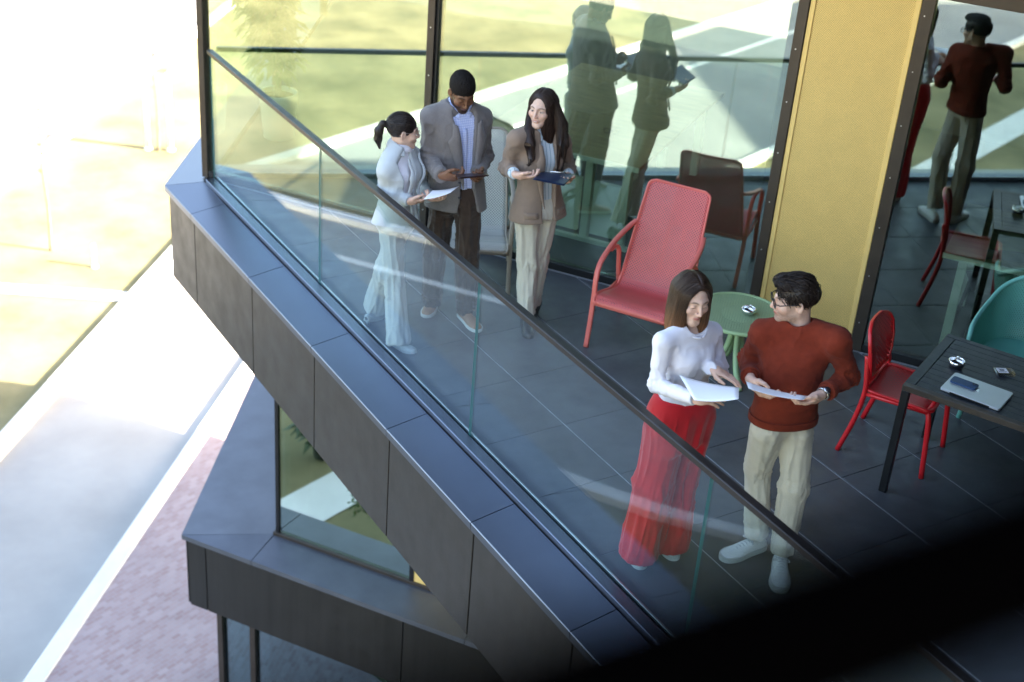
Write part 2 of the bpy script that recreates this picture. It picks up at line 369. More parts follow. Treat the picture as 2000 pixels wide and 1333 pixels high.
# facade of the terrace level: posts, rails, panes
for t0, t1, n0, n1 in ((-0.062, -0.004, -0.07, 0.03), (1.985, 2.045, -0.08, 0.035), (4.652, 4.722, -0.08, 0.03), (5.414, 5.496, -0.08, 0.03), (7.60, 7.68, -0.08, 0.03), (9.8, 9.88, -0.08, 0.03), (12.2, 12.28, -0.08, 0.03)):
    o = bpart('mullion', fbox(MB(), t0, t1, n0, n1, 0.0, 2.60, 0.003), M_bronze)
    if 0 < t0 < 8:
        for z in np.arange(0.22, 2.5, 0.36):
            c = np.array(fxy(t0+0.03, n1)); bpart('screw', MB().tube([(*c, z), (*(c+FN*0.003), z)], 0.005, 6), M_alu, o)
bpart('reveal', fbox(MB(), 2.047, 2.066, -0.09, 0.012, 0.0, 2.6), M_black)
bpart('reveal', fbox(MB(), 4.60, 4.650, -0.09, -0.026, 0.0, 2.6), M_black)
for a, b in ((0.0, 1.983), (2.068, 4.650), (5.498, 7.598), (7.682, 9.798), (9.882, 12.198)):
    w = bpart('window', fbox(MB(), a, b, -0.06, 0.026, 0.0, 0.058, 0.003), M_black)
    mb = MB(); fbox(mb, a+0.002, b-0.002, -0.024, -0.012, 0.06, 2.497); mb.build('pane', G_fac, w)
    mb = MB(); fbox(mb, a+0.002, b-0.002, -0.06, 0.028, 2.50, 2.60, 0.003); mb.build('frame', M_bronze, w)
bpart('header', fbox(MB(), -0.062, 16.0, -0.09, 0.045, 2.603, 2.757), M_bronze)
# perforated yellow column casing
yc = bpart('yellow_column', fbox(MB(), 4.724, 5.412, -0.30, -0.012, 0.003, 2.60), M_yelback)
for a, b, z0, z1 in ((4.7255, 4.760, 0.004, 2.598), (5.376, 5.411, 0.004, 2.598), (4.761, 5.375, 2.55, 2.598), (4.761, 5.375, 0.004, 0.04)):
    fbox(MB(), a, b, -0.010, 0.022, z0, z1, 0.003).build('frame', M_yel, yc)
mb = MB(); q = [(4.761, 0.041), (5.375, 0.041), (5.375, 2.549), (4.761, 2.549)]
mb.add([(*fxy(t, 0.014), z) for t, z in q], [(0, 3, 2, 1)], q); mb.build('perforated_panel', M_yelperf, yc, uv=True)
# side glazing round the corner
for k0, k1 in ((0.02, 2.4), (2.48, 4.9), (4.98, 7.5)):
    a = P0+SD*k0+np.array([0.03, -0.02]); b = P0+SD*k1+np.array([0.03, -0.02])
    mb = MB().add([(*a, 0.06), (*b, 0.06), (*b, 2.6), (*a, 2.6)], [(0, 1, 2, 3)]); w = mb.build('side_window', G_rear, bld)
    mb = MB().tube([(*b, 0), (*b, 2.6)], 0.045, 4); mb.build('frame', M_bronze, w)

# terrace edge: coping and cladding panels, one by one
JY = [10.05, 8.83, 7.71, 6.575, 5.515, 4.49, 3.40, 2.30, 1.20, 0.10, -1.0, -2.1, -3.0]
par = bpart('parapet', MB().box(3.47, 3.69, -3.0, 10.5, -0.87, -0.06), M_slab)
OC = np.array([3.408, 10.675])                  # outer corner of the coping
def cop_sect(y): return [(3.692, y, -0.004), (3.692, y, -0.018), (3.425, y, -0.100), (3.412, y, -0.100), (3.410, y, -0.052), (3.414, y, -0.046)]
def panel_y(name, ya, yb, sect, m, parent, yb_list=None):
    A = sect(ya); B = sect(yb) if yb_list is None else yb_list; n = len(A)
    F = [tuple(range(n)), tuple(range(n, 2*n))[::-1]]+[(i, n+i, n+(i+1) % n, (i+1) % n) for i in range(n)]
    return MB().add(A+B, F).build(name, m, parent)
def onside(x_off): return None
# end coping panel is mitred at the corner
corner_pts = [(3.700, 10.53, -0.004), (3.700, 10.53, -0.018), (OC[0]+0.014, OC[1]-0.004, -0.100), (OC[0]+0.003, OC[1], -0.100), (OC[0], OC[1], -0.052), (OC[0]+0.004, OC[1]-0.001, -0.046)]
panel_y('coping_panel', JY[0]+0.003, None, cop_sect, M_cop, par, corner_pts)
for a, b in zip(JY[1:], JY[:-1]): panel_y('coping_panel', a+0.003, b-0.003, cop_sect, M_cop, par)
# side coping
for i, (k0, k1) in enumerate(((0.0, 1.6), (1.606, 4.6), (4.606, 7.9))):
    A0 = OC+SD*k0; A1 = OC+SD*k1; B0 = (P0+SD*k0) if i else np.array([3.702, 10.532]); B1 = P0+SD*k1
    if i == 0: B0 = np.array([3.704, 10.536]); A0 = A0+SD*0.004
    V = [(*B0, -0.004), (*A0, -0.046), (*A0, -0.100), (*B0, -0.05), (*B1, -0.004), (*A1, -0.046), (*A1, -0.100), (*B1, -0.05)]
    MB().add(V, [(0, 1, 2, 3), (4, 7, 6, 5), (0, 4, 5, 1), (1, 5, 6, 2), (2, 6, 7, 3), (3, 7, 4, 0)]).build('coping_panel', M_cop, par)
prev = 10.64
for y in JY:
    MB().box(3.436, 3.455, y+0.006, prev-0.006, -0.872, -0.090, bev=0.003).build('cladding_panel', M_clad, par); prev = y
s0 = np.array([3.440, 10.652])
for k0, k1 in ((0.0, 1.5), (1.515, 3.0), (3.015, 4.5), (4.515, 6.0), (6.015, 7.8)):
    a = s0+SD*k0; b = s0+SD*k1; nn = np.array([0.821, -0.571])*0.02
    MB().add([(*a, -0.872), (*b, -0.872), (*b, -0.09), (*a, -0.09), (*(a+nn), -0.872), (*(b+nn), -0.872), (*(b+nn), -0.09), (*(a+nn), -0.09)], [(0, 3, 2, 1), (4, 5, 6, 7), (0, 1, 5, 4), (2, 3, 7, 6), (1, 2, 6, 5), (0, 4, 7, 3)]).build('cladding_panel', M_clad, par)
bpart('soffit', MB().prism([(3.46, 10.62), (3.46, -3.0), fxy(16.2, -0.2), fxy(0.5, -0.2)], -0.90, -0.875), M_clad)
bpart('soffit', MB().prism([tuple(np.array([3.46, 10.64])), fxy(0.4, -0.05), tuple(np.array(fxy(0.4, -0.05))+SD*7.4), tuple(np.array([3.46, 10.64])+SD*7.4)], -0.895, -0.874), M_clad)

# level below: ledge, window, yellow column, carpeted room
led = bpart('ledge', fbox(MB(), 0.0, 16, -0.13, 0.24, -4.40, -3.70), M_slab)
LO = np.array([3.395, 10.655])                  # outer corner of the lower coping
LT = [0.0, 0.99, 3.05, 5.1, 7.2, 9.3, 11.5]
zo, zi = -3.60, -3.565
wl = np.array(fxy(0.50, -0.12))
def quadslab(name, a, b, c, d, th, m, parent):   # a,b outer; c,d inner
    V = [(*a,), (*b,), (*c,), (*d,)]; W = [(x, y, z-th) for x, y, z in V]
    return MB().add(V+W, [(0, 1, 2, 3), (7, 6, 5, 4), (0, 4, 5, 1), (1, 5, 6, 2), (2, 6, 7, 3), (3, 7, 4, 0)]).build(name, m, parent)
M_led = mat('ledge_metal', (0.13, 0.14, 0.17), 0.48, 0.6, var=0.12, vscale=3, bump=0.05, bscale=200, bdist=0.0006)
LOf = lambda t: np.array(LO)+FD*t
innerf = lambda t: np.array(fxy(t, -0.118))
quadslab('coping_panel', (*LOf(0.004), zo), (*LOf(0.78), zo), (*innerf(0.505), zi), (*(innerf(0.505)+SD*0.001), zi), 0.05, M_led, led)
prevt = 0.786
for t in (3.0, 5.1, 7.2, 9.3, 11.5):
    quadslab('coping_panel', (*LOf(prevt), zo), (*LOf(t-0.006), zo), (*innerf(t-0.006-0.27), zi), (*innerf(prevt-0.27), zi), 0.05, M_led, led); prevt = t
quadslab('coping_panel', (*(LO+SD*0.004), zo), (*(LO+SD*7.5), zo), (*(innerf(0.50)+SD*7.2), zi), (*innerf(0.50), zi), 0.05, M_led, led)
LC = np.array(LO)+np.array([0.03, -0.012])
prevt = 0.03
for t in (0.235, 2.36, 4.5, 6.6, 8.7):
    a = LC+FD*prevt; b = LC+FD*(t-0.012); nn = -FN*0.02
    MB().add([(*a, -4.42), (*b, -4.42), (*b, -3.655), (*a, -3.655), (*(a+nn), -4.42), (*(b+nn), -4.42), (*(b+nn), -3.655), (*(a+nn), -3.655)], [(0, 1, 2, 3), (7, 6, 5, 4), (0, 4, 5, 1), (2, 6, 7, 3), (1, 5, 6, 2), (0, 3, 7, 4)]).build('cladding_panel', M_clad, led); prevt = t
a = LC+SD*0.02; b = LC+SD*7.4; nn = np.array([0.821, -0.571])*0.02
MB().add([(*a, -4.42), (*b, -4.42), (*b, -3.655), (*a, -3.655), (*(a+nn), -4.42), (*(b+nn), -4.42), (*(b+nn), -3.655), (*(a+nn), -3.655)], [(0, 3, 2, 1), (4, 5, 6, 7), (0, 1, 5, 4), (2, 3, 7, 6), (1, 2, 6, 5), (0, 4, 7, 3)]).build('cladding_panel', M_clad, led)
bpart('soffit', MB().prism([tuple(LC+FD*0.05+SD*0.05), tuple(LC+FD*16), tuple(LC+FD*16+SD*6), tuple(LC+SD*7)][::-1], -4.44, -4.415), M_clad)
fbox(MB(), 0.50, 9.0, -0.15, -0.105, -3.567, -3.53, 0.003).build('sill', M_bronze, led)
w = bpart('window', fbox(MB(), 0.525, 0.56, -0.19, -0.12, -3.53, -0.90), M_black)
mb = MB(); fbox(mb, 0.56, 1.958, -0.146, -0.138, -3.529, -0.90); mb.build('pane', G_low, w)
fbox(MB(), 1.958, 2.005, -0.19, -0.12, -3.53, -0.90).build('frame', M_black, w)
bpart('indoor_panel', fbox(MB(), 0.60, 0.80, -0.30, -0.26, -3.5, -0.9), M_dwood)
bpart('yellow_column', fbox(MB(), 2.008, 2.70, -0.30, -0.125, -3.53, -0.90), M_yel)
w = bpart('window', fbox(MB(), 2.703, 2.76, -0.19, -0.12, -3.53, -0.90), M_black)
mb = MB(); fbox(mb, 2.76, 7.0, -0.146, -0.138, -3.529, -0.90); mb.build('pane', G_low, w)
inn = np.array(fxy(0.58, -0.20))
for k0, k1 in ((0.0, 3.4), (3.5, 7.0)):         # side glazing of that level
    a = inn+SD*k0; b = inn+SD*k1
    MB().add([(*a, -3.53), (*b, -3.53), (*b, -0.9), (*a, -0.9)], [(0, 1, 2, 3)]).build('side_window', G_low, bld)
bpart('indoor_floor', MB().add([(*(inn+FD*a+SD*b), -3.548) for a, b in ((0.02, 0.02), (9, 0.02), (9, 7), (0.02, 7))], [(0, 1, 2, 3)]), M_carpet)
w = MB(); fbox(w, 0.9, 9, -6.305, -6.30, -3.55, -0.88); bpart('rear_window', w, G_rear)
# ground storey glazing, set back under the ledge
for t0, t1 in ((-0.15, -0.09), (0.24, 0.30), (2.3, 2.36), (4.4, 4.46)):
    bpart('mullion', fbox(MB(), t0, t1, -0.16, -0.06, GZ+0.104, -4.44), M_bronze)
for a, b in ((-0.088, 0.238), (0.302, 2.298), (2.362, 4.398)):
    mb = MB(); fbox(mb, a, b, -0.115, -0.103, GZ+0.11, -4.44); bpart('window', mb, G_gf)
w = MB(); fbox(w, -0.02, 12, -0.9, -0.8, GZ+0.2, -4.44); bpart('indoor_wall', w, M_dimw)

# ---------------------------------------------------------------- glass railing
rl = thing('glass_railing', 'frameless glass railing with slim dark handrail along the terrace edge', 'railing', (3.79, 6, 0))
MB().box(3.762, 3.812, -3.0, 10.545, 1.076, 1.112, bev=0.004).build('handrail', mat('dark_handrail', (0.028, 0.024, 0.024), 0.35, 0.4, var=0.12, rvar=0.06), rl)
MB().box(3.700, 3.779, -3.0, 10.50, -0.030, 0.034, bev=0.004).build('base_channel', M_cop, rl)
MB().box(3.7965, 3.8095, -3.0, 10.50, -0.030, 0.040, bev=0.002).build('base_channel', M_alu, rl)
PJ = [10.54, 8.41, 6.205, 4.05, 1.90, -0.25, -2.4]
for b, a in zip(PJ[:-1], PJ[1:]):
    mb = MB().box(3.782, 3.794, a+0.006, b-0.006, -0.005, 1.074)
    me_ = mesh('glass_pane', mb.V, mb.F, G_rail); me_.materials.append(M_gedge)
    for f in me_.polygons:
        if abs(f.normal.x) < 0.5: f.material_index = 1
    link('glass_pane', me_, rl)
# ---------------------------------------------------------------- furniture
def face_rz(fx, fy): return math.atan2(fy, fx)-math.pi/2
def grid_sheet(rows, uvs):
    R, Cn = len(rows), len(rows[0]); V = [p for r in rows for p in r]; U = [u for r in uvs for u in r]
    F = [(i*Cn+j, i*Cn+j+1, (i+1)*Cn+j+1, (i+1)*Cn+j) for i in range(R-1) for j in range(Cn-1)]; return V, F, U
def lounge_chair(name, label, loc, rz, solid, perf):
    t = thing(name, label, 'lounge chair', loc, rz, 'mesh plastic lounge chairs by the glass')
    prof = smoothpath([(0, 0.022, 0.352), (0, 0.0, 0.382), (0, -0.07, 0.392), (0, -0.22, 0.352), (0, -0.36, 0.318), (0, -0.43, 0.335), (0, -0.475, 0.42), (0, -0.53, 0.58), (0, -0.60, 0.78), (0, -0.665, 0.94), (0, -0.70, 1.02)], 5)
    arc = np.r_[0, np.cumsum(np.linalg.norm(np.diff(prof, axis=0), axis=1))]; Lt = arc[-1]; rows = []; uvs = []; edgeL = []; edgeR = []
    Tn = np.gradient(prof, axis=0); Tn /= np.linalg.norm(Tn, axis=1)[:, None]; Nn = np.c_[Tn[:, 0]*0, -Tn[:, 2], Tn[:, 1]]
    for p, s, nn in zip(prof, arc, Nn):
        hw = np.interp(s, [0, 0.35, 0.6, Lt], [0.262, 0.262, 0.255, 0.222])
        e = Lt-s
        if e < 0.045: hw -= 0.045-math.sqrt(max(0, 0.045**2-(0.045-e)**2))
        if s < 0.03: hw -= 0.03-math.sqrt(max(0, 0.03**2-(0.03-s)**2))
        r = []; q = []
        for k in range(15):
            x = (k/7-1)*hw; lift = 0.020*(x/0.25)**2*(1 if s > 0.06 else 0.3)
            r.append(tuple(p+np.array([x, 0, 0])+np.array([0, -nn[1], -nn[2]])*(-lift)*(-1 if nn[2] < 0 else 1)*0+np.array([0, 0.7*lift, 0.35*lift]))); q.append((x, s))
        rows.append(r); uvs.append(q); edgeL.append(r[0]); edgeR.append(r[-1])
    V, F, U = grid_sheet(rows, uvs); mb = MB().add(V, F, U)
    o = mb.build('shell', perf, t, True, False, uv=True); sm = o.modifiers.new('thick', 'SOLIDIFY'); sm.thickness = 0.005; sm.offset = 0
    rim = MB(); loop = edgeL+rows[-1][1:-1]+edgeR[::-1]
    rim.tube(loop, 1.0, 8, flat=(0.0075, 0.011)); rim.build('rim', solid, o, True, False)
    mb = MB().tube([rows[1][k] for k in range(15)], 1.0, 8, flat=(0.012, 0.008)); mb.build('front_lip', solid, o, True, False)
    for sx in (-1, 1):
        x = 0.288*sx
        mb = MB().tube(smoothpath([(x, 0.006, 0.0), (x*0.985, -0.012, 0.20), (x*0.975, -0.022, 0.38), (x*0.985, -0.032, 0.50), (x, -0.075, 0.585), (x, -0.17, 0.638), (x, -0.34, 0.682), (x*0.93, -0.50, 0.722), (x*0.86, -0.575, 0.745)], 6), 1.0, 8, flat=(0.012, 0.017), up=(0, 1, 0)); mb.build('arm', solid, t, True, False)
        mb = MB().tube(smoothpath([(x*0.98, -0.24, 0.640), (x*0.98, -0.33, 0.640), (x*0.985, -0.395, 0.58), (x, -0.44, 0.42), (x*1.02, -0.52, 0.20), (x*1.03, -0.60, 0.0)], 6), 1.0, 8, flat=(0.011, 0.015), up=(0, 1, 0)); mb.build('leg', solid, t, True, False)
        mb = MB().tube([(x*0.965, -0.012, 0.352), (x*0.965, -0.22, 0.322), (x*0.965, -0.44, 0.325)], 1.0, 8, flat=(0.016, 0.010)); mb.build('side_rail', solid, t, True, False)
    MB().tube([(-0.272, 0.004, 0.352), (0.272, 0.004, 0.352)], 1.0, 8, flat=(0.022, 0.012), up=(0, 0, 1)).build('front_bar', solid, t, True, False)
    MB().tube([(-0.285, -0.46, 0.34), (0.285, -0.46, 0.34)], 1.0, 8, flat=(0.014, 0.010)).build('rear_bar', solid, t, True, False)
    return t
RED = (0.80, 0.17, 0.14); GRE = (0.34, 0.285, 0.23)
M_coral = mat('coral_plastic', RED, 0.42, var=0.04, bump=0.1, bscale=300, bdist=0.0005)
M_coralp = mat('coral_mesh', (0.76, 0.14, 0.135), 0.45, var=0.05, alpha_holes=(0.0205, 0.40))
M_taupe = mat('taupe_plastic', GRE, 0.45, var=0.04, bump=0.1, bscale=300, bdist=0.0005)
M_taupep = mat('taupe_mesh', (0.58, 0.57, 0.53), 0.5, var=0.04, alpha_holes=(0.0205, 0.34))
f = np.array([-0.85, -0.527]); r_ = np.array([0.527, -0.85])
c0 = np.array([5.089, 6.887])+r_*0.288
lounge_chair('lounge_chair', 'coral red high-backed mesh lounge chair in front of the glass', (*c0, 0), face_rz(*f), M_coral, M_coralp)
f = np.array([-0.50, -0.866]); r_ = np.array([0.866, -0.50]); c0 = np.array([4.970, 7.745])-r_*0.288
lounge_chair('lounge_chair', 'pale taupe mesh lounge chair behind the man in the grey blazer', (*c0, 0), face_rz(*f), M_taupe, M_taupep)

# green round side table
M_grn = mat('green_plastic', (0.36, 0.50, 0.26), 0.45, var=0.05)
M_grnp = mat('green_mesh', (0.33, 0.46, 0.26), 0.5, var=0.05, alpha_holes=(0.024, 0.40))
gt = thing('side_table', 'small round green table with perforated top and curved legs', 'table', (5.80, 6.20, 0))
mb = MB(); nr, na = 6, 40; V = []; U = []
for i in range(nr+1):
    for k in range(na):
        a = 2*math.pi*k/na; r = 0.285*i/nr; V.append((r*math.cos(a), r*math.sin(a), 0.445)); U.append((r*math.cos(a), r*math.sin(a)))
mb.add(V, [(i*na+k, i*na+(k+1) % na, (i+1)*na+(k+1) % na, (i+1)*na+k) for i in range(nr) for k in range(na)], U)
mb.build('table_top', M_grnp, gt, False, False, uv=True)
MB().lathe([(0.278, 0.428), (0.278, 0.446), (0.284, 0.452), (0.298, 0.450), (0.304, 0.441), (0.300, 0.428), (0.29, 0.424)], 48).build('rim', M_grn, gt, True, False)
MB().lathe([(0.0, 0.36), (0.035, 0.36), (0.05, 0.40), (0.12, 0.438), (0.12, 0.442), (0.0, 0.443)], 24).build('hub', M_grn, gt, True, False)
for k in range(4):
    a = math.pi/4+k*math.pi/2+0.35; ca, sa = math.cos(a), math.sin(a)
    MB().tube(smoothpath([(0.02*ca, 0.02*sa, 0.41), (0.035*ca, 0.035*sa, 0.28), (0.06*ca, 0.06*sa, 0.17), (0.12*ca, 0.12*sa, 0.075), (0.20*ca, 0.20*sa, 0.028), (0.265*ca, 0.265*sa, 0.010)], 6), [0.020]*29+[0.016]*2, 8).build('leg', M_grn, gt, True, False)
M_chrome = mat('chrome', (0.86, 0.86, 0.87), 0.16, 1.0, var=0.03)
def ashtray(label, loc):
    t = thing('ashtray', label, 'ashtray', loc)
    MB().lathe([(0.0, 0.0), (0.030, 0.001), (0.043, 0.010), (0.049, 0.024), (0.048, 0.038), (0.044, 0.042), (0.041, 0.040), (0.043, 0.030), (0.037, 0.012), (0.0, 0.008)], 32).build('bowl', M_chrome, t, True, False)
    mb = MB()
    for k in range(3):
        a = k*2*math.pi/3+0.6; mb.tube([(0.040*math.cos(a), 0.040*math.sin(a), 0.0405), (0.050*math.cos(a), 0.050*math.sin(a), 0.0405)], 1.0, 8, flat=(0.004, 0.009))
    mb.build('rest', M_chrome, t, True, False); return t
ashtray('chrome ashtray on the round green table', (5.845, 6.17, 0.4465))

# red side chair
M_red = mat('red_plastic', (0.62, 0.012, 0.018), 0.35, var=0.05, coat=0.1)
M_redp = mat('red_mesh', (0.55, 0.012, 0.018), 0.4, var=0.05, alpha_holes=(0.030, 0.22))
def side_chair(label, loc, rz):
    t = thing('side_chair', label, 'chair', loc, rz)
    for sx in (-1, 1):
        MB().tube(smoothpath([(0.235*sx, -0.285, 0.0), (0.222*sx, -0.225, 0.24), (0.212*sx, -0.20, 0.43), (0.203*sx, -0.215, 0.56), (0.190*sx, -0.235, 0.66)], 6), 0.0165, 10).build('rear_leg', M_red, t, True, False)
        MB().tube(smoothpath([(0.222*sx, 0.245, 0.0), (0.212*sx, 0.215, 0.30), (0.206*sx, 0.200, 0.40), (0.19*sx, 0.185, 0.432), (0.14*sx, 0.19, 0.438)], 6), 0.0165, 10).build('front_leg', M_red, t, True, False)
        MB().tube([(0.205*sx, 0.19, 0.432), (0.212*sx, -0.20, 0.425)], 0.013, 8).build('side_rail', M_red, t, True, False)
    MB().tube([(-0.16, 0.19, 0.438), (0.16, 0.19, 0.438)], 0.0165, 10).build('front_rail', M_red, t, True, False)
    rows = []; uvs = []
    for i in range(15):
        y = -0.205+0.41*i/14; hw = 0.21-0.02*max(0, (0.04-(y+0.205))/0.04)
        e = 0.205-y
        if e < 0.03: hw -= 0.03-math.sqrt(max(0, 0.03**2-(0.03-e)**2))
        rows.append([(x, y, 0.452-0.016*math.exp(-((y+0.03)/0.12)**2)*(1-(x/0.22)**2)-0.012*max(0, (y-0.12)/0.085)**2) for x in np.linspace(-hw, hw, 13)]); uvs.append([(x, y) for x in np.linspace(-hw, hw, 13)])
    V, F, U = grid_sheet(rows, uvs); s = MB().add(V, F, U).build('seat', M_redp, t, True, False, uv=True); sm = s.modifiers.new('thick', 'SOLIDIFY'); sm.thickness = 0.006
    loop = [r[0] for r in rows]+rows[-1][1:-1]+[r[-1] for r in rows][::-1]+rows[0][1:-1][::-1]+[rows[0][0]]
    MB().tube(loop, 1.0, 8, flat=(0.009, 0.013)).build('rim', M_red, s, True, False)
    rows = []; uvs = []
    for i in range(17):
        v = i/16; z = 0.50+0.335*v; hw = np.interp(v, [0, 0.2, 0.5, 0.75, 0.9, 0.97, 1.0], [0.165, 0.192, 0.210, 0.208, 0.178, 0.135, 0.09])
        yb = -0.208-0.075*v**1.3
        rows.append([(x, yb+0.75*x*x-0.012*(1-v), z-0.03*(1-abs(x)/max(hw, .01))*(1-v)) for x in np.linspace(-hw, hw, 13)]); uvs.append([(x, z) for x in np.linspace(-hw, hw, 13)])
    V, F, U = grid_sheet(rows, uvs); s = MB().add(V, F, U).build('backrest', M_redp, t, True, False, uv=True); sm = s.modifiers.new('thick', 'SOLIDIFY'); sm.thickness = 0.006
    loop = [r[0] for r in rows]+rows[-1][1:-1]+[r[-1] for r in rows][::-1]+rows[0][1:-1][::-1]+[rows[0][0]]
    MB().tube(loop, 1.0, 8, flat=(0.009, 0.012)).build('rim', M_red, s, True, False)
    return t
side_chair('bright red perforated plastic chair at the end of the black table', (6.150, 5.005, 0), face_rz(0.46, -0.888))

# black slatted table and what lies on it
TR = D2R(25.5); tb = thing('slatted_table', 'long black outdoor table with slatted metal top', 'table', (5.722, 4.700, 0), TR)
M_tbl = mat('table_black', (0.022, 0.025, 0.032), 0.38, 0.3, var=0.15, vscale=10, rvar=0.08)
M_tbe = mat('table_frame', (0.060, 0.046, 0.038), 0.42, 0.3, var=0.15, rvar=0.08)
W, Lg = 0.80, 1.60
for a in ((0, 0.045, -Lg, 0), (W-0.045, W, -Lg, 0), (0.0465, W-0.0465, -0.06, 0), (0.0465, W-0.0465, -Lg, -Lg+0.06)):
    MB().box(a[0], a[1], a[2], a[3], 0.697, 0.735, bev=0.003).build('top_frame', M_tbe if a[0] == 0 else M_tbl, tb, False, False)
ns = 11; sw = (W-0.093)/ns
for k in range(ns): MB().box(0.0465+k*sw+0.0018, 0.0465+(k+1)*sw-0.0018, -Lg+0.062, -0.062, 0.718, 0.7335, bev=0.002).build('slat', M_tbl, tb, False, False)
for x in (0.001, W-0.046):
    for y in (-0.046, -Lg+0.001): MB().box(x, x+0.045, y, y+0.045, 0.0, 0.6965, bev=0.003).build('leg', M_black, tb, False, False)
TZ = 0.7355
ashtray('chrome ashtray on the black slatted table', (6.175, 4.725, TZ))
def rrect(w, h, r, n=6):
    out = []
    for cx, cy, a0 in ((w/2-r, h/2-r, 0), (-w/2+r, h/2-r, 90), (-w/2+r, -h/2+r, 180), (w/2-r, -h/2+r, 270)):
        out += [(cx+r*math.cos(D2R(a0+90*i/n)), cy+r*math.sin(D2R(a0+90*i/n))) for i in range(n+1)]
    return out
M_silver = mat('silver_alu', (0.66, 0.68, 0.71), 0.33, 0.75, var=0.03, bump=0.05, bscale=600, bdist=0.0003)
lp = thing('laptop', 'closed silver laptop lying on the black table', 'laptop', (6.055, 4.452, TZ), D2R(-67))
o = MB().prism(rrect(0.345, 0.240, 0.014), 0.002, 0.0095, 0.001).build('base', M_silver, lp, False, False)
o = MB().prism(rrect(0.345, 0.240, 0.014), 0.0102, 0.0150, 0.0015).build('lid', M_silver, lp, False, False)
MB().box(-0.115, 0.115, -0.1215, -0.119, 0.0025, 0.0105).build('hinge', M_black, lp, False, False)
al = []
for i in range(28):
    a = 2*math.pi*i/28; rr = 0.0155*(1+0.05*math.cos(2*a)); x, y = rr*math.cos(a), rr*math.sin(a)*1.02
    if y > 0: y *= 1-0.22*math.exp(-(x/0.006)**2)
    else: y *= 1-0.12*math.exp(-(x/0.005)**2)
    d = math.hypot(x-0.0185, y-0.002)
    if d < 0.008: x, y = 0.0185+(x-0.0185)/d*0.008, 0.002+(y-0.002)/d*0.008
    al.append((x, y))
lg = MB().prism(al, 0.0149, 0.0153)
lg.prism([(0.0015, 0.0165), (0.006, 0.0185), (0.0085, 0.0235), (0.004, 0.0215)], 0.0149, 0.0153)
lg.build('emblem', M_chrome, o, False, False)
ph = thing('phone', 'dark blue phone lying on the silver laptop', 'phone', (6.040, 4.535, TZ+0.0155), D2R(-67))
M_phone = mat('phone_blue', (0.010, 0.045, 0.125), 0.42, var=0.05)
MB().prism(rrect(0.150, 0.074, 0.013), 0.0, 0.0095, 0.002).build('body', M_phone, ph, False, False)
c = MB().prism([(x+0.052, y+0.012) for x, y in rrect(0.034, 0.036, 0.009)], 0.0095, 0.0115, 0.001).build('camera_bump', M_phone, ph, False, False)
for x, y in ((0.044, 0.020), (0.060, 0.020), (0.052, 0.004)): MB().lathe([(0.0, 0.0118), (0.0065, 0.0118), (0.0065, 0.0135), (0.004, 0.0132), (0.0, 0.0132)], 14, (x, y, 0)).build('lens', M_black, c, True, False)
cb = thing('clear_case', 'clear plastic case with white label on the black table', 'case', (6.385, 4.545, TZ), D2R(-28))
M_clear = glass_mat('clear_plastic', (0.82, 0.85, 0.88), 0.16, 2.0)
o = MB().prism(rrect(0.115, 0.078, 0.012), 0.0, 0.016, 0.003).build('shell', M_clear, cb, False, False)
M_paper = mat('paper', (0.90, 0.89, 0.90), 0.8, var=0.02)
MB().box(-0.046, 0.016, -0.028, 0.028, 0.0165, 0.0172).build('label_sheet', M_paper, cb, False, False)
M_ink = mat('ink', (0.03, 0.03, 0.035), 0.7)
ik = MB()
for a in ((-0.030, -0.002, -0.004, 0.010), (-0.040, 0.010, -0.014, -0.011), (-0.040, 0.004, -0.020, -0.0175), (-0.036, 0.006, 0.0155, 0.018)): ik.box(a[0], a[1], a[2], a[3], 0.0173, 0.0176)
ik.build('print', M_ink, cb, False, False)

# turquoise armchair beyond the table
M_tq = mat('turquoise_plastic', (0.16, 0.47, 0.42), 0.42, var=0.05)
M_tqp = mat('turquoise_mesh', (0.12, 0.40, 0.35), 0.45, var=0.05, alpha_holes=(0.017, 0.35))
ac = thing('armchair', 'turquoise perforated armchair on the far side of the black table', 'armchair', (7.13, 4.99, 0), face_rz(-0.900, -0.435))
top = smoothpath([(-0.285, 0.27, 0.615), (-0.298, 0.20, 0.645), (-0.305, 0.05, 0.665), (-0.295, -0.10, 0.70), (-0.255, -0.23, 0.775), (-0.15, -0.31, 0.845), (0, -0.335, 0.865), (0.15, -0.31, 0.845), (0.255, -0.23, 0.775), (0.295, -0.10, 0.70), (0.305, 0.05, 0.665), (0.298, 0.20, 0.645), (0.285, 0.27, 0.615)], 5)
bot = np.array([(p[0]*0.80, min(p[1]*0.78, 0.22), 0.405) for p in top]); rows = []; uvs = []
al_ = np.r_[0, np.cumsum(np.linalg.norm(np.diff(top, axis=0), axis=1))]
for i in range(9):
    q = i/8; bul = 0.035*math.sin(math.pi*q)
    r = [tuple(b+(a-b)*q+np.array([a[0], a[1]*0.8, 0])/0.3*bul*0.6) for a, b in zip(top, bot)]; rows.append(r); uvs.append([(s, q*0.3) for s in al_])
V, F, U = grid_sheet(rows, uvs); o = MB().add(V, F, U).build('shell', M_tqp, ac, True, False, uv=True); sm = o.modifiers.new('thick', 'SOLIDIFY'); sm.thickness = 0.006
MB().tube([r[0] for r in rows]+list(top[1:-1])+[r[-1] for r in rows][::-1], 1.0, 8, flat=(0.013, 0.018)).build('rim', M_tq, o, True, False)
seat = [(b[0], b[1]) for b in bot]
MB().prism([(x*1.02, y) for x, y in seat][::-1], 0.398, 0.425, 0.006).build('seat', M_tq, ac, False, False)
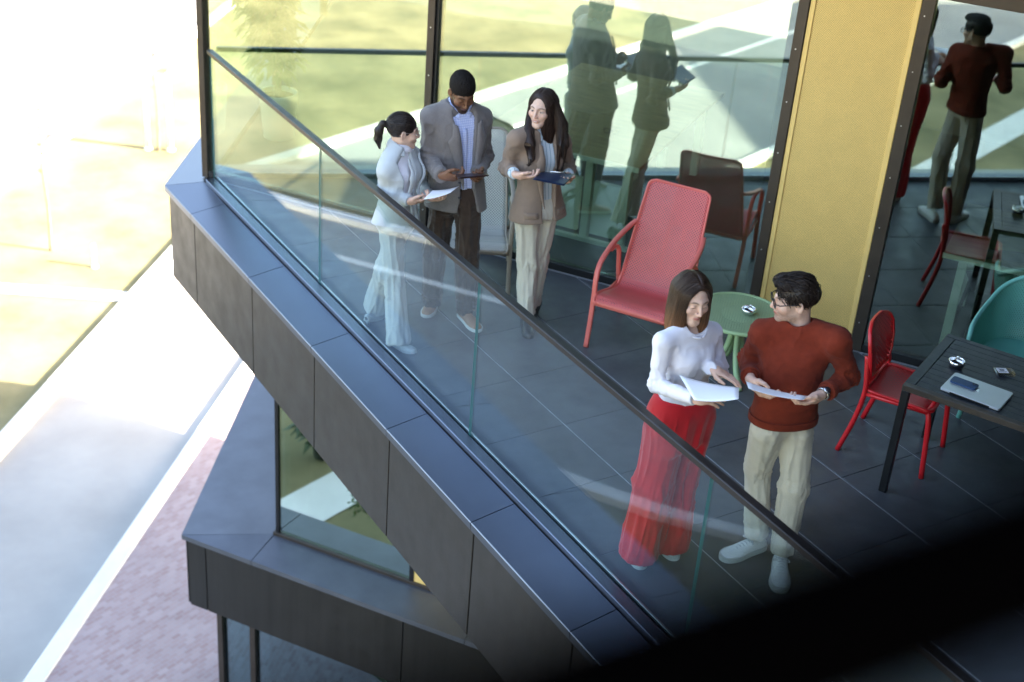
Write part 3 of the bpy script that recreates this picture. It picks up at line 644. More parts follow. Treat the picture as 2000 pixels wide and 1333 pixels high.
for sx in (-1, 1):
    MB().tube([(0.20*sx, 0.17, 0.40), (0.235*sx, 0.235, 0.0)], [0.02, 0.015], 8).build('leg', M_tq, ac, True, False)
    MB().tube([(0.18*sx, -0.17, 0.40), (0.225*sx, -0.27, 0.0)], [0.02, 0.015], 8).build('leg', M_tq, ac, True, False)

# ---------------------------------------------------------------- behind the glass
M_pale = mat('pale_table', (0.80, 0.84, 0.78), 0.5, var=0.03)
M_wood = mat('olive_wood', (0.30, 0.235, 0.11), 0.5, var=0.35, vscale=4, stretch=(1, 8, 1))
RF = math.atan2(FD[1], FD[0])
def meeting_table(label, t0, t1, n0, n1, panels):
    c = fxy(t0, n0); t = thing('meeting_table', label, 'table', (*c, 0), RF)   # local x along the facade, y inward
    L = t1-t0; Wd = n0-n1
    MB().box(0, L, 0, Wd, 0.715, 0.745, bev=0.002).build('table_top', M_wood, t, False, False)
    MB().box(-0.003, L+0.003, -0.018, -0.001, 0.712, 0.747).build('edge_band', M_pale, t, False, False)
    for x in ((0.10, L-0.16) if not panels else (0.88, L-0.16)):
        for y in (0.12, Wd-0.18): MB().box(x, x+0.06, y, y+0.06, 0.0, 0.714).build('leg', M_pale, t, False, False)
    if panels:
        MB().box(0.5, L-0.05, 0.08, 0.115, 0.0, 0.035).build('foot_bar', M_pale, t, False, False)
        MB().box(0.62, 0.85, 0.13, 0.17, 0.06, 0.50).build('panel', M_pale, t, False, False)
        MB().box(0.96, 1.18, 0.13, 0.17, 0.06, 0.50).build('panel', M_pale, t, False, False)
    return t
meeting_table('large wooden meeting table with pale edge seen behind the middle window', 2.20, 3.55, -0.49, -2.6, True)
meeting_table('pale-legged meeting table indoors behind the turquoise armchair', 5.86, 8.6, -0.28, -1.3, False)
gl = thing('eyeglasses', 'black-framed eyeglasses left on the indoor meeting table', 'eyeglasses', (*fxy(3.10, -1.05), 0.746), RF+0.25)
for x in (-0.033, 0.033):
    ring = [(x+0.027*math.cos(2*math.pi*k/16), 0.0, 0.022+0.019*math.sin(2*math.pi*k/16)) for k in range(17)]
    MB().tube(ring, 0.0028, 6).build('rim', M_black, gl, True, False)
    MB().tube([(x*1.85, 0, 0.03), (x*1.9, 0.09, 0.025), (x*1.85, 0.135, 0.006)], 0.0025, 6).build('temple', M_black, gl, True, False)
MB().tube([(-0.007, 0, 0.026), (0, -0.003, 0.03), (0.007, 0, 0.026)], 0.0025, 6).build('bridge', M_black, gl, True, False)
M_dch = mat('dark_chair', (0.035, 0.025, 0.02), 0.5)
def indoor_chair(label, t_, n_, rz):
    t = thing('indoor_chair', label, 'chair', (*fxy(t_, n_), 0), rz, 'dark chairs indoors')
    rows = [[(x, y, z) for x in np.linspace(-0.2, 0.2, 7)] for y, z in smoothpath([(0, 0.2, 0.44), (0, 0.0, 0.43), (0, -0.17, 0.45), (0, -0.21, 0.6), (0, -0.25, 0.82)], 4)[:, 1:]]
    V, F, U = grid_sheet(rows, [[(0, 0)]*7]*len(rows)); o = MB().add(V, F).build('shell', M_dch, t, True, False); sm = o.modifiers.new('thick', 'SOLIDIFY'); sm.thickness = 0.012
    for sx in (-1, 1):
        for y in (0.16, -0.16): MB().tube([(0.16*sx, y, 0.43), (0.2*sx, y*1.35, 0.0)], [0.017, 0.011], 8).build('leg', M_dch, t, True, False)
    return t
indoor_chair('dark indoor chair in front of the pale-legged table behind the door glass', 6.25, -0.62, RF+0.3)
indoor_chair('dark indoor chair tucked behind the pale-legged table', 6.9, -1.55, RF+math.pi)
# potted plants
M_leaf = mat('leaf', (0.075, 0.12, 0.022), 0.45, var=0.35, vscale=9, trans=0.35)
M_leafd = mat('leaf_dark', (0.030, 0.060, 0.022), 0.4, var=0.35, vscale=9, trans=0.2)
M_pot = mat('pot_pale', (0.58, 0.60, 0.55), 0.6); M_potd = mat('pot_dark', (0.02, 0.022, 0.02), 0.5)
M_soil = mat('soil', (0.035, 0.025, 0.018), 0.95, var=0.3, vscale=40)
M_bark = mat('bark', (0.17, 0.135, 0.10), 0.9, var=0.3, vscale=14, bump=0.5, bscale=60)
def leaf_mesh(items, L0):
    """items: (pos, dir, up, length) -> one mesh of folded pointed leaves."""
    V = []; F = []
    for p, d, u, L in items:
        p = np.array(p); d = np.array(d)/np.linalg.norm(d); s = np.cross(d, u); s /= np.linalg.norm(s)+1e-9; n = np.cross(s, d)
        w = L*0.24; b = len(V)
        V += [p, p+d*L*0.4+s*w-n*L*0.03, p+d*L*0.45+n*L*0.05, p+d*L*0.4-s*w-n*L*0.03, p+d*L*0.98-n*L*0.22]
        F += [(b, b+1, b+2), (b, b+2, b+3), (b+1, b+4, b+2), (b+2, b+4, b+3)]
    return V, F
def potted_plant(label, loc, pot_r, pot_h, h, spread, nl, L, leafm, potm, seed):
    rg = random.Random(seed); t = thing('potted_plant', label, 'plant', loc)
    o = MB().lathe([(pot_r*0.72, 0), (pot_r*0.80, 0.01), (pot_r, pot_h*0.92), (pot_r, pot_h), (pot_r*0.9, pot_h), (pot_r*0.88, pot_h*0.9), (0, pot_h*0.9)], 28).build('pot', potm, t, True, False)
    MB().lathe([(0, pot_h*0.905), (pot_r*0.87, pot_h*0.905)], 20).build('soil', M_soil, t, False, False)
    items = []; tr = MB()
    for k in range(9):
        a = rg.uniform(0, 6.28); r = spread*rg.uniform(0.25, 1.0); zt = pot_h+(h-pot_h)*rg.uniform(0.45, 1.0)
        pts = smoothpath([(0.02*math.cos(a), 0.02*math.sin(a), pot_h*0.88), (0.25*r*math.cos(a), 0.25*r*math.sin(a), pot_h+(zt-pot_h)*0.4), (0.6*r*math.cos(a), 0.6*r*math.sin(a), pot_h+(zt-pot_h)*0.8), (r*math.cos(a), r*math.sin(a), zt)], 6)
        tr.tube(pts, np.linspace(0.012, 0.004, len(pts)), 6)
        for q in range(nl//9):
            i = rg.randrange(len(pts)//4, len(pts)); b = rg.uniform(0, 6.28); off = np.array([math.cos(b), math.sin(b), rg.uniform(-0.6, 0.4)])
            items.append((pts[i]+off*rg.uniform(0.0, spread*0.35), off+np.array([0, 0, -0.25]), (0, 0, 1), L*rg.uniform(0.7, 1.25)))
    tr.build('stem', M_bark, t, True, False)
    V, F = leaf_mesh(items, L); link('foliage', mesh('foliage', V, F, leafm), t, False); return t
potted_plant('tall leafy plant in pale pot behind the corner window', (4.665, 11.26, 0), 0.17, 0.42, 2.25, 0.50, 1100, 0.15, M_leaf, M_pot, 3)
potted_plant('dark leafy palm in a pot on the lawn, mirrored in the lower window', (-2.55, 9.52, GZ), 0.17, 0.30, 1.05, 0.42, 260, 0.26, M_leafd, M_potd, 5)

# ---------------------------------------------------------------- trees, posts on the lawn
M_white = mat('white_paint', (0.78, 0.78, 0.76), 0.6, var=0.04)
def young_tree(label, x, y, h, seed, leaves=0, group='young trees on the lawn', r0=0.035):
    rg = random.Random(seed); t = thing('young_tree', label, 'tree', (x, y, GZ), 0, group); tr = MB(); items = []
    tp = smoothpath([(0, 0, -0.05), (0.02, 0.01, h*0.3), (-0.02, 0.02, h*0.65), (0.02, 0, h)], 6); tr.tube(tp, np.linspace(r0, r0*0.25, len(tp)), 8)
    tr.build('trunk', M_bark, t, True, False); br = MB()
    for k in range(26):
        i = rg.randrange(len(tp)//2, len(tp)-1); a = rg.uniform(0, 6.28); L = h*0.26*rg.uniform(0.5, 1.1)*(1.25-i/len(tp)*0.6)
        d = np.array([math.cos(a), math.sin(a), rg.uniform(0.5, 1.3)]); d /= np.linalg.norm(d)
        pts = [tp[i], tp[i]+d*L*0.5+np.array([0, 0, 0.04*L]), tp[i]+d*L+np.array([0, 0, 0.12*L])]; br.tube(pts, [r0*0.28, r0*0.18, r0*0.08], 5)
        for q in range(4):
            e = rg.uniform(0.3, 1); b = d+np.array([rg.uniform(-.7, .7), rg.uniform(-.7, .7), rg.uniform(-.2, .5)]); p = pts[0]+(pts[2]-pts[0])*e
            br.tube([p, p+b*L*0.35], [r0*0.10, r0*0.05], 4)
            for z in range(leaves): items.append((p+b*L*rg.uniform(0.05, 0.5)+np.array([rg.gauss(0, .06*h*0.3), rg.gauss(0, .06*h*0.3), rg.gauss(0, .06*h*0.3)]), (rg.uniform(-1, 1), rg.uniform(-1, 1), rg.uniform(-.6, .5)), (0, 0, 1), rg.uniform(0.06, 0.12)))
    cr = br.build('crown', M_bark, t, True, False)
    if items: V, F = leaf_mesh(items, 0.1); link('foliage', mesh('foliage', V, F, M_leaf), cr, False)
    return t
def stake(label, x, y, h, r):
    t = thing('post', label, 'post', (x, y, GZ), 0, 'white posts on the lawn')
    MB().lathe([(r, -0.05), (r, h-0.02), (r*0.8, h), (0, h)], 12).build('shaft', M_white, t, True, False)
    MB().lathe([(r*1.8, -0.02), (r*1.8, 0.02), (r*1.1, 0.04)], 12).build('base', M_kerb, t, True, False); return t
young_tree('bare young tree nearest the footpath on the sunlit lawn', 5.645, 24.606, 2.9, 11)
young_tree('bare young tree beside two stakes on the sunlit lawn', 9.067, 28.666, 3.0, 12)
stake('short white post beside the bare young tree on the lawn', 6.171, 23.639, 0.46, 0.035)
stake('left of two white stakes at the bare tree near the road', 8.90, 28.85, 1.55, 0.05)
stake('right of two white stakes at the bare tree near the road', 9.32, 28.60, 1.75, 0.05)
stake('tall white pole at the far edge of the lawn', 11.075, 33.641, 3.6, 0.06)
young_tree('small leafy tree mirrored in the ground floor glass', 1.35, 8.8, 2.9, 41, 14, None, 0.05)

# ---------------------------------------------------------------- upper balcony at the camera
ub = thing('upper_balcony', 'blurred black handrail of the upper balcony crossing the foreground', 'balcony', (0, -1, 3.3))
y_at = lambda x: 0.1695-0.024*x
M_soot = mat('soot_black', (0.0004, 0.0004, 0.0005), 0.95, spec=0.0)
MB().tube([(x, y_at(x), 4.490) for x in np.linspace(-2.2, 2.6, 13)], 0.0205, 16).build('handrail', M_soot, ub, True)
MB().prism([(-2.4, 0.20), (-2.4, -3.2), (9.5, -3.2), (9.5, -1.2), (2.7, -0.6), (2.7, 0.38)], 6.4, 6.65).build('added_shade_slab', M_clad, ub)  # slab added overhead, unseen, to keep sun and sky off the handrail
MB().prism([(8.6, -1.5), (8.6, -3.0), (9.3, -3.0), (9.3, -1.5)], 4.505, 6.4).build('pier', M_clad, ub)
for x in (-1.4, -0.55, 1.35, 2.4):
    MB().tube([(x, y_at(x), 3.36), (x, y_at(x), 4.482)], 0.011, 10).build('baluster', M_black, ub, True)
MB().prism([(-2.4, 0.26), (-2.4, -3.2), (9.5, -3.2), (9.5, -1.2), (2.7, -0.6), (2.7, 0.20)], 3.12, 3.36).build('slab', M_clad, ub)
# ---------------------------------------------------------------- modelling by distance fields
def A3(*v): return np.array(v, float)
def unit(v): v = np.asarray(v, float); return v/(np.linalg.norm(v)+1e-12)
def smin(a, b, k): h = np.maximum(k-np.abs(a-b), 0)/k; return np.minimum(a, b)-h*h*k*0.25
def smax(a, b, k): return -smin(-a, -b, k)
def rc(P, a, b, ra, rb):
    a = np.asarray(a, float); ba = np.asarray(b, float)-a; t = np.clip(((P-a)@ba)/(ba@ba), 0, 1)
    return np.sqrt(((P-a-t[:, None]*ba)**2).sum(1))-(ra+(rb-ra)*t)
def el(P, c, r, R=None):
    q = P-np.asarray(c, float)
    if R is not None: q = q@np.asarray(R).T
    r = np.asarray(r, float); k0 = np.sqrt(((q/r)**2).sum(1)); k1 = np.sqrt(((q/(r*r))**2).sum(1))+1e-9; return k0*(k0-1)/k1
def chain(P, pts, rad, k=0.02):
    d = None
    for a, b, ra, rb in zip(pts[:-1], pts[1:], rad[:-1], rad[1:]):
        e = rc(P, a, b, ra, rb); d = e if d is None else smin(d, e, k)
    return d
def loft_fn(C, X, rx, ry, pw=2.0, kcap=0.02):
    """Stack of ovals: centres C, lateral vectors X, half widths rx and depths ry."""
    C = np.array(C, float); X = np.array(X, float); n = 6
    pk = smoothpath(np.c_[C, X, np.array(rx)[:, None], np.array(ry)[:, None]], n)
    ax = unit(C[-1]-C[0]); s = (pk[:, :3]-C[0])@ax; o = np.argsort(s); pk = pk[o]; s = s[o]
    def f(P):
        t = (P-C[0])@ax; tc = np.clip(t, s[0], s[-1]); I = [np.interp(tc, s, pk[:, i]) for i in range(8)]
        c = np.stack(I[:3], 1); x = np.stack(I[3:6], 1); x -= (x@ax)[:, None]*ax; x /= np.linalg.norm(x, axis=1)[:, None]; y = np.cross(ax, x)
        q = P-c; dx = (q*x).sum(1); dy = (q*y).sum(1); ln = np.sqrt(dx*dx+dy*dy)+1e-9; ca = np.abs(dx/ln); sa = np.abs(dy/ln)
        r = ((ca/I[6])**pw+(sa/I[7])**pw)**(-1/pw); d = ln-r
        return smax(smax(d, s[0]-t, kcap), t-s[-1], kcap)
    return f
def h3(i, j, k): 
    n = (i*374761393+j*668265263+k*2147483647) & 0x7fffffff; n = (n ^ (n >> 13))*1274126177 & 0x7fffffff; return ((n ^ (n >> 16)) & 0xffff)/65535.0*2-1
def vnoise(P):
    f = np.floor(P); u = P-f; u = u*u*u*(u*(u*6-15)+10); i = f.astype(np.int64); r = 0
    for a in (0, 1):
        for b in (0, 1):
            for c in (0, 1):
                w = (u[:, 0] if a else 1-u[:, 0])*(u[:, 1] if b else 1-u[:, 1])*(u[:, 2] if c else 1-u[:, 2]); r = r+w*h3(i[:, 0]+a, i[:, 1]+b, i[:, 2]+c)
    return r
def fnoise(P, o=2): return sum(vnoise(P*2.03**i+i*17.3)*0.5**i for i in range(o))
def iso(f, lo, hi, h):
    """Surface of f = 0 as a quad mesh (naive surface nets on active blocks)."""
    B = 8; lo = np.asarray(lo, float); n = np.ceil((np.asarray(hi)-lo)/(h*B)).astype(int)
    g = np.stack(np.meshgrid(*[np.arange(k) for k in n], indexing='ij'), -1).reshape(-1, 3)
    dc = f(lo+(g*B+B/2-0.5)*h); act = np.abs(dc) < B*h*1.25
    D = np.repeat(np.repeat(np.repeat(dc.reshape(n).astype(np.float32), B, 0), B, 1), B, 2)
    o = np.stack(np.meshgrid(*[np.arange(B)]*3, indexing='ij'), -1).reshape(-1, 3)
    ga = g[act]; I = (ga[:, None, :]*B+o[None]).reshape(-1, 3); v = np.empty(len(I), np.float32)
    for q in range(0, len(I), 400000): v[q:q+400000] = f(lo+I[q:q+400000]*h)
    D[I[:, 0], I[:, 1], I[:, 2]] = v
    s = D < 0; cnt = np.zeros(np.array(s.shape)-1, np.uint8)
    cs = [(a, b, c) for a in (0, 1) for b in (0, 1) for c in (0, 1)]; sh = cnt.shape
    sl_ = lambda c: (slice(c[0], c[0]+sh[0]), slice(c[1], c[1]+sh[1]), slice(c[2], c[2]+sh[2]))
    for c in cs: cnt += s[sl_(c)]
    ids = np.argwhere((cnt > 0) & (cnt < 8)); val = np.stack([D[ids[:, 0]+a, ids[:, 1]+b, ids[:, 2]+c] for a, b, c in cs], 1)
    acc = np.zeros((len(ids), 3)); m = np.zeros(len(ids))
    for i, ci in enumerate(cs):
        for j, cj in enumerate(cs):
            if j > i and sum(abs(p-q) for p, q in zip(ci, cj)) == 1:
                a, b = val[:, i], val[:, j]; x = (a < 0) != (b < 0); t = np.where(x, a/(a-b+1e-12), 0)
                acc += np.where(x[:, None], np.array(ci)+t[:, None]*(np.array(cj)-np.array(ci)), 0); m += x
    V = lo+(ids+acc/m[:, None])*h; M = np.full(sh, -1, np.int32); M[ids[:, 0], ids[:, 1], ids[:, 2]] = np.arange(len(ids)); F = []
    for ax in range(3):
        a = [slice(None)]*3; b = [slice(None)]*3; a[ax] = slice(0, -1); b[ax] = slice(1, None)
        e = np.argwhere(s[tuple(a)] != s[tuple(b)]); u, w = (ax+1) % 3, (ax+2) % 3
        ok = (e[:, u] > 0) & (e[:, w] > 0) & (e[:, u] < sh[u]) & (e[:, w] < sh[w]); e = e[ok]; q = []
        for du, dw in ((-1, -1), (0, -1), (0, 0), (-1, 0)):
            k = e.copy(); k[:, u] += du; k[:, w] += dw; q.append(M[k[:, 0], k[:, 1], k[:, 2]])
        q = np.stack(q, 1); fl_ = ~s[e[:, 0], e[:, 1], e[:, 2]]; q[fl_] = q[fl_][:, ::-1]; F.append(q[(q >= 0).all(1)])
    return V, np.vstack(F)
def vnorm(V, F):
    n = np.cross(V[F[:, 2]]-V[F[:, 0]], V[F[:, 3]]-V[F[:, 1]]); out = np.zeros_like(V)
    for k in range(4): np.add.at(out, F[:, k], n)
    return out/(np.linalg.norm(out, axis=1)[:, None]+1e-12)
def relax(V, F, it=1, lam=0.5):
    for _ in range(it):
        s = np.zeros_like(V); c = np.zeros(len(V))
        for k in range(4):
            np.add.at(s, F[:, k], V[F[:, (k+1) % 4]]); np.add.at(c, F[:, k], 1)
        V = V+(s/np.maximum(c, 1)[:, None]-V)*lam
    return V
def qmesh(name, V, F, mats, col=None, fmat=None, uv=None):
    me = bpy.data.meshes.new(name); nf = len(F); w = F.shape[1]
    me.vertices.add(len(V)); me.vertices.foreach_set('co', V.astype(np.float32).ravel())
    me.loops.add(nf*w); me.loops.foreach_set('vertex_index', F.astype(np.int32).ravel())
    me.polygons.add(nf); me.polygons.foreach_set('loop_start', np.arange(0, nf*w, w, dtype=np.int32))
    try: me.polygons.foreach_set('loop_total', np.full(nf, w, np.int32))
    except Exception: pass
    for m in (mats if isinstance(mats, (list, tuple)) else [mats]): me.materials.append(m)
    if fmat is not None: me.polygons.foreach_set('material_index', fmat.astype(np.int32))
    me.polygons.foreach_set('use_smooth', np.ones(nf, bool))
    if col is not None:
        ca = me.color_attributes.new('Col', 'FLOAT_COLOR', 'POINT'); ca.data.foreach_set('color', np.c_[col, np.ones(len(col))].astype(np.float32).ravel())
    me.update(calc_edges=True); me.validate(); return me
def bbox(pts, m): P = np.array(pts, float); return P.min(0)-m, P.max(0)+m
def folds(V, segs):
    """Cloth creases: segs of (a, b, amp, f_along, f_across, centre or None, sigma)."""
    d = np.zeros(len(V))
    for a, b, amp, fs, fa, cen, sg in segs:
        a = np.asarray(a, float); ax = unit(np.asarray(b, float)-a); L = np.linalg.norm(np.asarray(b)-a); s = (V-a)@ax
        Q = V*fa+ax*(s*(fs-fa))[:, None]; w = np.clip(1-np.maximum(np.maximum(-s, s-L), 0)/0.08, 0, 1)
        rad = np.sqrt(((V-a-np.clip(s, 0, L)[:, None]*ax)**2).sum(1)); w *= np.clip(1.6-rad/0.16, 0, 1)
        if cen is not None: w *= np.exp(-(((V-np.asarray(cen))**2).sum(1))/sg**2)
        n = fnoise(Q+3.1); r_ = 0.5-np.sqrt(np.abs(fnoise(Q*0.85+31.7))+1e-4); d += amp*w*(0.6*n+1.5*r_-0.1)
    return d
def hit(f, O, d, mx=0.7):
    """Sphere-trace rays O + t d onto f = 0."""
    t = np.zeros(len(O))
    for _ in range(60): t = t+np.clip(f(O+d*t[:, None]), -0.02, 0.05)*0.8
    return O+d*t[:, None]

# ---------------------------------------------------------------- heads, hands
def skull(P, pr):
    """Head in its own frame: x to the person's right, y forward, z up, about 0.23 m tall."""
    j = pr.get('jaw', 1.0); ax = np.abs(P[:, 0]); Q = np.c_[ax, P[:, 1], P[:, 2]]
    d = el(P, (0, -0.018, 0.030), (0.074, 0.094, 0.083))
    d = smin(d, el(P, (0, 0.026, -0.030), (0.060*j, 0.062, 0.080)), 0.03)
    d = smin(d, rc(Q, (0.048*j, -0.005, -0.058), (0.012, 0.070, -0.096), 0.016, 0.016), 0.035)
    d = smin(d, el(P, (0, 0.072, -0.098), (0.022*j, 0.018, 0.017)), 0.025)
    d = smin(d, el(Q, (0.040, 0.060, -0.026), (0.022, 0.022, 0.020)), 0.025)
    d = smin(d, rc(Q, (0.0, 0.083, 0.022), (0.042, 0.064, 0.020), 0.010, 0.009), 0.016)
    d = smax(d, -el(Q, (0.030, 0.102, 0.001), (0.020, 0.020, 0.012)), 0.014)
    d = smin(d, el(Q, (0.0305, 0.0735, 0.0005), (0.0145, 0.012, 0.0105)), 0.006)
    d = smin(d, rc(P, (0, 0.090, 0.008), (0, 0.108, -0.030), 0.0065, 0.0095), 0.012)
    d = smin(d, el(Q, (0.0105, 0.096, -0.036), (0.0075, 0.009, 0.0065)), 0.008)
    d = smin(d, el(P, (0, 0.084, -0.060), (0.022, 0.012, 0.013)), 0.012)
    d = smin(d, rc(Q, (0, 0.0955, -0.0565), (0.020, 0.0840, -0.0600), 0.0042, 0.0025), 0.005)
    d = smin(d, rc(Q, (0, 0.0935, -0.0660), (0.017, 0.0845, -0.0630), 0.0050, 0.0028), 0.005)
    e = el(Q, (0.077, -0.012, -0.010), (0.0075, 0.018, 0.031), np.array([[0.93, 0.36, 0], [-0.36, 0.93, 0], [0, 0, 1]]))
    e = smax(e, -el(Q, (0.083, -0.006, -0.006), (0.006, 0.010, 0.018)), 0.005)
    return smin(d, e, 0.008)
def head_colour(Q, pr):
    """Skin tones in the head's frame: lips, brows, lids, lashes, beard."""
    ax = np.abs(Q[:, 0]); y, z = Q[:, 1], Q[:, 2]; c = np.tile(np.array(pr['skin'], float), (len(Q), 1))
    def mixin(w, col): nonlocal c; w = np.clip(w, 0, 1)[:, None]; c = c*(1-w)+np.array(col)*w
    g = lambda cx, cy, cz, sx, sz: np.exp(-((ax-cx)/sx)**2-((z-cz)/sz)**2)*(y > cy)
    mixin(0.35*g(0.040, 0.03, -0.028, 0.022, 0.020), pr['blush']); mixin(0.25*g(0, 0.09, -0.028, 0.012, 0.016), pr['blush'])
    n = fnoise(Q*180)
    if pr.get('beard'):
        b = np.clip((-z-0.040+0.30*np.abs(y-0.02)*(y < 0.02))/0.016, 0, 1)*np.clip((y+0.012)/0.02, 0, 1)*np.clip((0.125+z)/0.03, 0, 1)
        b = np.maximum(b*np.clip((0.048+0.55*(0.07-y)-0-0*ax)/0.02, 0, 1), np.clip(1-((ax-0.058)/0.014)**2, 0, 1)*(z < 0.0)*(z > -0.075)*(y > -0.005)*(y < 0.05)*0.9)
        b *= 1-np.exp(-(ax/0.021)**2-((z+0.0615)/0.008)**2)
        mixin(b*pr['beard']*(0.85+0.3*n), pr['hairc'])
    lw = np.exp(-(ax/0.0215)**4-((z+0.0615)/0.0088)**4)*(y > 0.078); mixin(lw*0.85, pr['lips'])
    mixin(np.exp(-(ax/0.020)**4-((z+0.0612)/0.0016)**2)*(y > 0.08)*0.75, [k*0.35 for k in pr['lips']])
    if pr.get('smile'): mixin(np.exp(-(ax/0.013)**4-((z+0.0618)/0.0026)**2)*(y > 0.08)*0.9, (0.8, 0.78, 0.75))
    bz = 0.0205+0.005*np.sin(np.clip((ax-0.012)/0.036, 0, 1)*math.pi)-0.10*np.clip(ax-0.04, 0, 1)
    mixin(np.exp(-((ax-0.031)/0.0195)**6-((z-bz)/(0.0036*pr.get('brow', 1)))**2)*(y > 0.045)*0.9, pr['browc'])
    lid = -0.004 if pr.get('down') else 0.0045
    if not pr.get('down'):
        em = np.exp(-((ax-0.0305)/0.0118)**4-((z-0.0005)/0.0042)**4)*(y > 0.06); mixin(em*0.9, (0.55, 0.53, 0.51)); mixin(np.exp(-((ax-0.0285)/0.0055)**4-((z-0.0005)/0.0048)**4)*(y > 0.06), (0.03, 0.018, 0.012))
    mixin(np.exp(-((ax-0.0315)/0.0135)**4-((z-lid+22*(ax-0.031)**2)/0.0019)**2)*(y > 0.055)*0.92, (0.025, 0.016, 0.014))
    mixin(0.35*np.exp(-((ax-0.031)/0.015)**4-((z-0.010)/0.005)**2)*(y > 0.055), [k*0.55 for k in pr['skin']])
    return c*(1+0.05*n[:, None])
def hand_fn(w, d, pn, right, curl=(0.25, 0.5, 0.4), spread=0.05, thumb=0.45, s=1.0):
    """Distance field of a hand: wrist w, finger direction d, palm faces pn."""
    d = unit(d); pn = unit(np.asarray(pn)-d*(np.asarray(pn)@d)); x = np.cross(d, -pn)*(1 if right else -1)   # x away from the thumb
    prims = []
    base = [(-0.028, 0.085), (-0.009, 0.090), (0.010, 0.087), (0.028, 0.079)]; ln = [(0.042, 0.024, 0.021), (0.046, 0.028, 0.022), (0.043, 0.026, 0.022), (0.033, 0.020, 0.019)]
    W = lambda a, b, c: w+(x*a+d*b+pn*c)*s
    for i, ((bx, by), L) in enumerate(zip(base, ln)):
        p = W(bx, by, 0); ang = 0.0; pts = [W(bx*0.8, by-0.02, 0.0), p]; yaw = (i-1.4)*spread
        for q, (l, c) in enumerate(zip(L, curl)):
            ang += c*(1+0.10*i); dd = (d*math.cos(ang)+pn*math.sin(ang))*math.cos(yaw)+x*math.sin(yaw); p = p+dd*l*s; pts.append(p)
        prims.append((pts, [0.0095*s, 0.0092*s, 0.0083*s, 0.0076*s, 0.0066*s]))
    t0 = W(-0.022, 0.022, 0.004); t1 = t0+(-x*0.70+d*0.62+pn*0.30)*0.038*s; t2 = t1+(-x*(0.62-thumb)+d*0.85+pn*(0.05+thumb*0.6))*0.032*s; t3 = t2+(-x*(0.30-thumb)+d*0.9+pn*(0.1+thumb*0.3))*0.026*s
    prims.append(([t0, t1, t2, t3], [0.015*s, 0.0125*s, 0.0102*s, 0.0078*s]))
    R = np.stack([x, d, pn])
    def f(P):
        v = el(P, W(0.002, 0.048, 0.0), (0.044*s, 0.056*s, 0.0165*s), R)
        v = smin(v, rc(P, W(0, -0.004, 0), W(0, 0.03, 0), 0.0245*s, 0.027*s), 0.02); v = smin(v, el(P, W(-0.018, 0.035, 0.008), (0.018*s, 0.03*s, 0.015*s), R), 0.01)
        for pts, rad in prims: v = smin(v, chain(P, pts, rad, 0.004), 0.006)
        return v
    allp = [q for pts, _ in prims for q in pts]+[W(0, -0.04, 0)]
    return f, allp
def strands(f, seeds, flow, steps, dl, rad, rgen, lift=0.002, jit=0.25):
    """Hair locks: thin tubes that creep over the field f along the flow."""
    P = np.array(seeds, float); n = len(P); out = [P.copy()]; dev = rgen.normal(0, jit, (n, 3)); off = lift*rgen.uniform(0.1, 1.6, n)
    for k in range(steps):
        e = 1e-3; g = np.stack([f(P+A3(e, 0, 0))-f(P-A3(e, 0, 0)), f(P+A3(0, e, 0))-f(P-A3(0, e, 0)), f(P+A3(0, 0, e))-f(P-A3(0, 0, e))], 1); g /= np.linalg.norm(g, axis=1)[:, None]+1e-9
        v = flow(P)+dev*0.35; v -= g*(v*g).sum(1)[:, None]; v /= np.linalg.norm(v, axis=1)[:, None]+1e-9
        P = P+v*dl; P = P-g*(f(P)-off)[:, None]*0.9; out.append(P.copy())
    S = np.stack(out, 1); m = S.shape[1]; V = []; F = []
    T = np.gradient(S, axis=1); T /= np.linalg.norm(T, axis=2)[..., None]+1e-9; u = np.cross(T, A3(0.31, 0.2, 0.93)); u /= np.linalg.norm(u, axis=2)[..., None]+1e-9; w = np.cross(T, u)
    tp = np.clip(1.25-np.linspace(0, 1, m)**3*1.1, 0.15, 1)[None, :, None]*(rad*rgen.uniform(0.5, 1.3, n))[:, None, None]
    ring = [S+(u*math.cos(a)+w*math.sin(a))*tp for a in (0, 2.094, 4.189)]
    V = np.stack(ring, 2).reshape(-1, 3); b = (np.arange(n)[:, None]*m+np.arange(m-1)[None])[..., None]*3; Fs = []
    for k in range(3): Fs.append(np.concatenate([b+k, b+(k+1) % 3, b+3+(k+1) % 3, b+3+k], -1).reshape(-1, 4))
    return V, np.vstack(Fs), np.repeat(np.arange(n), m*3)
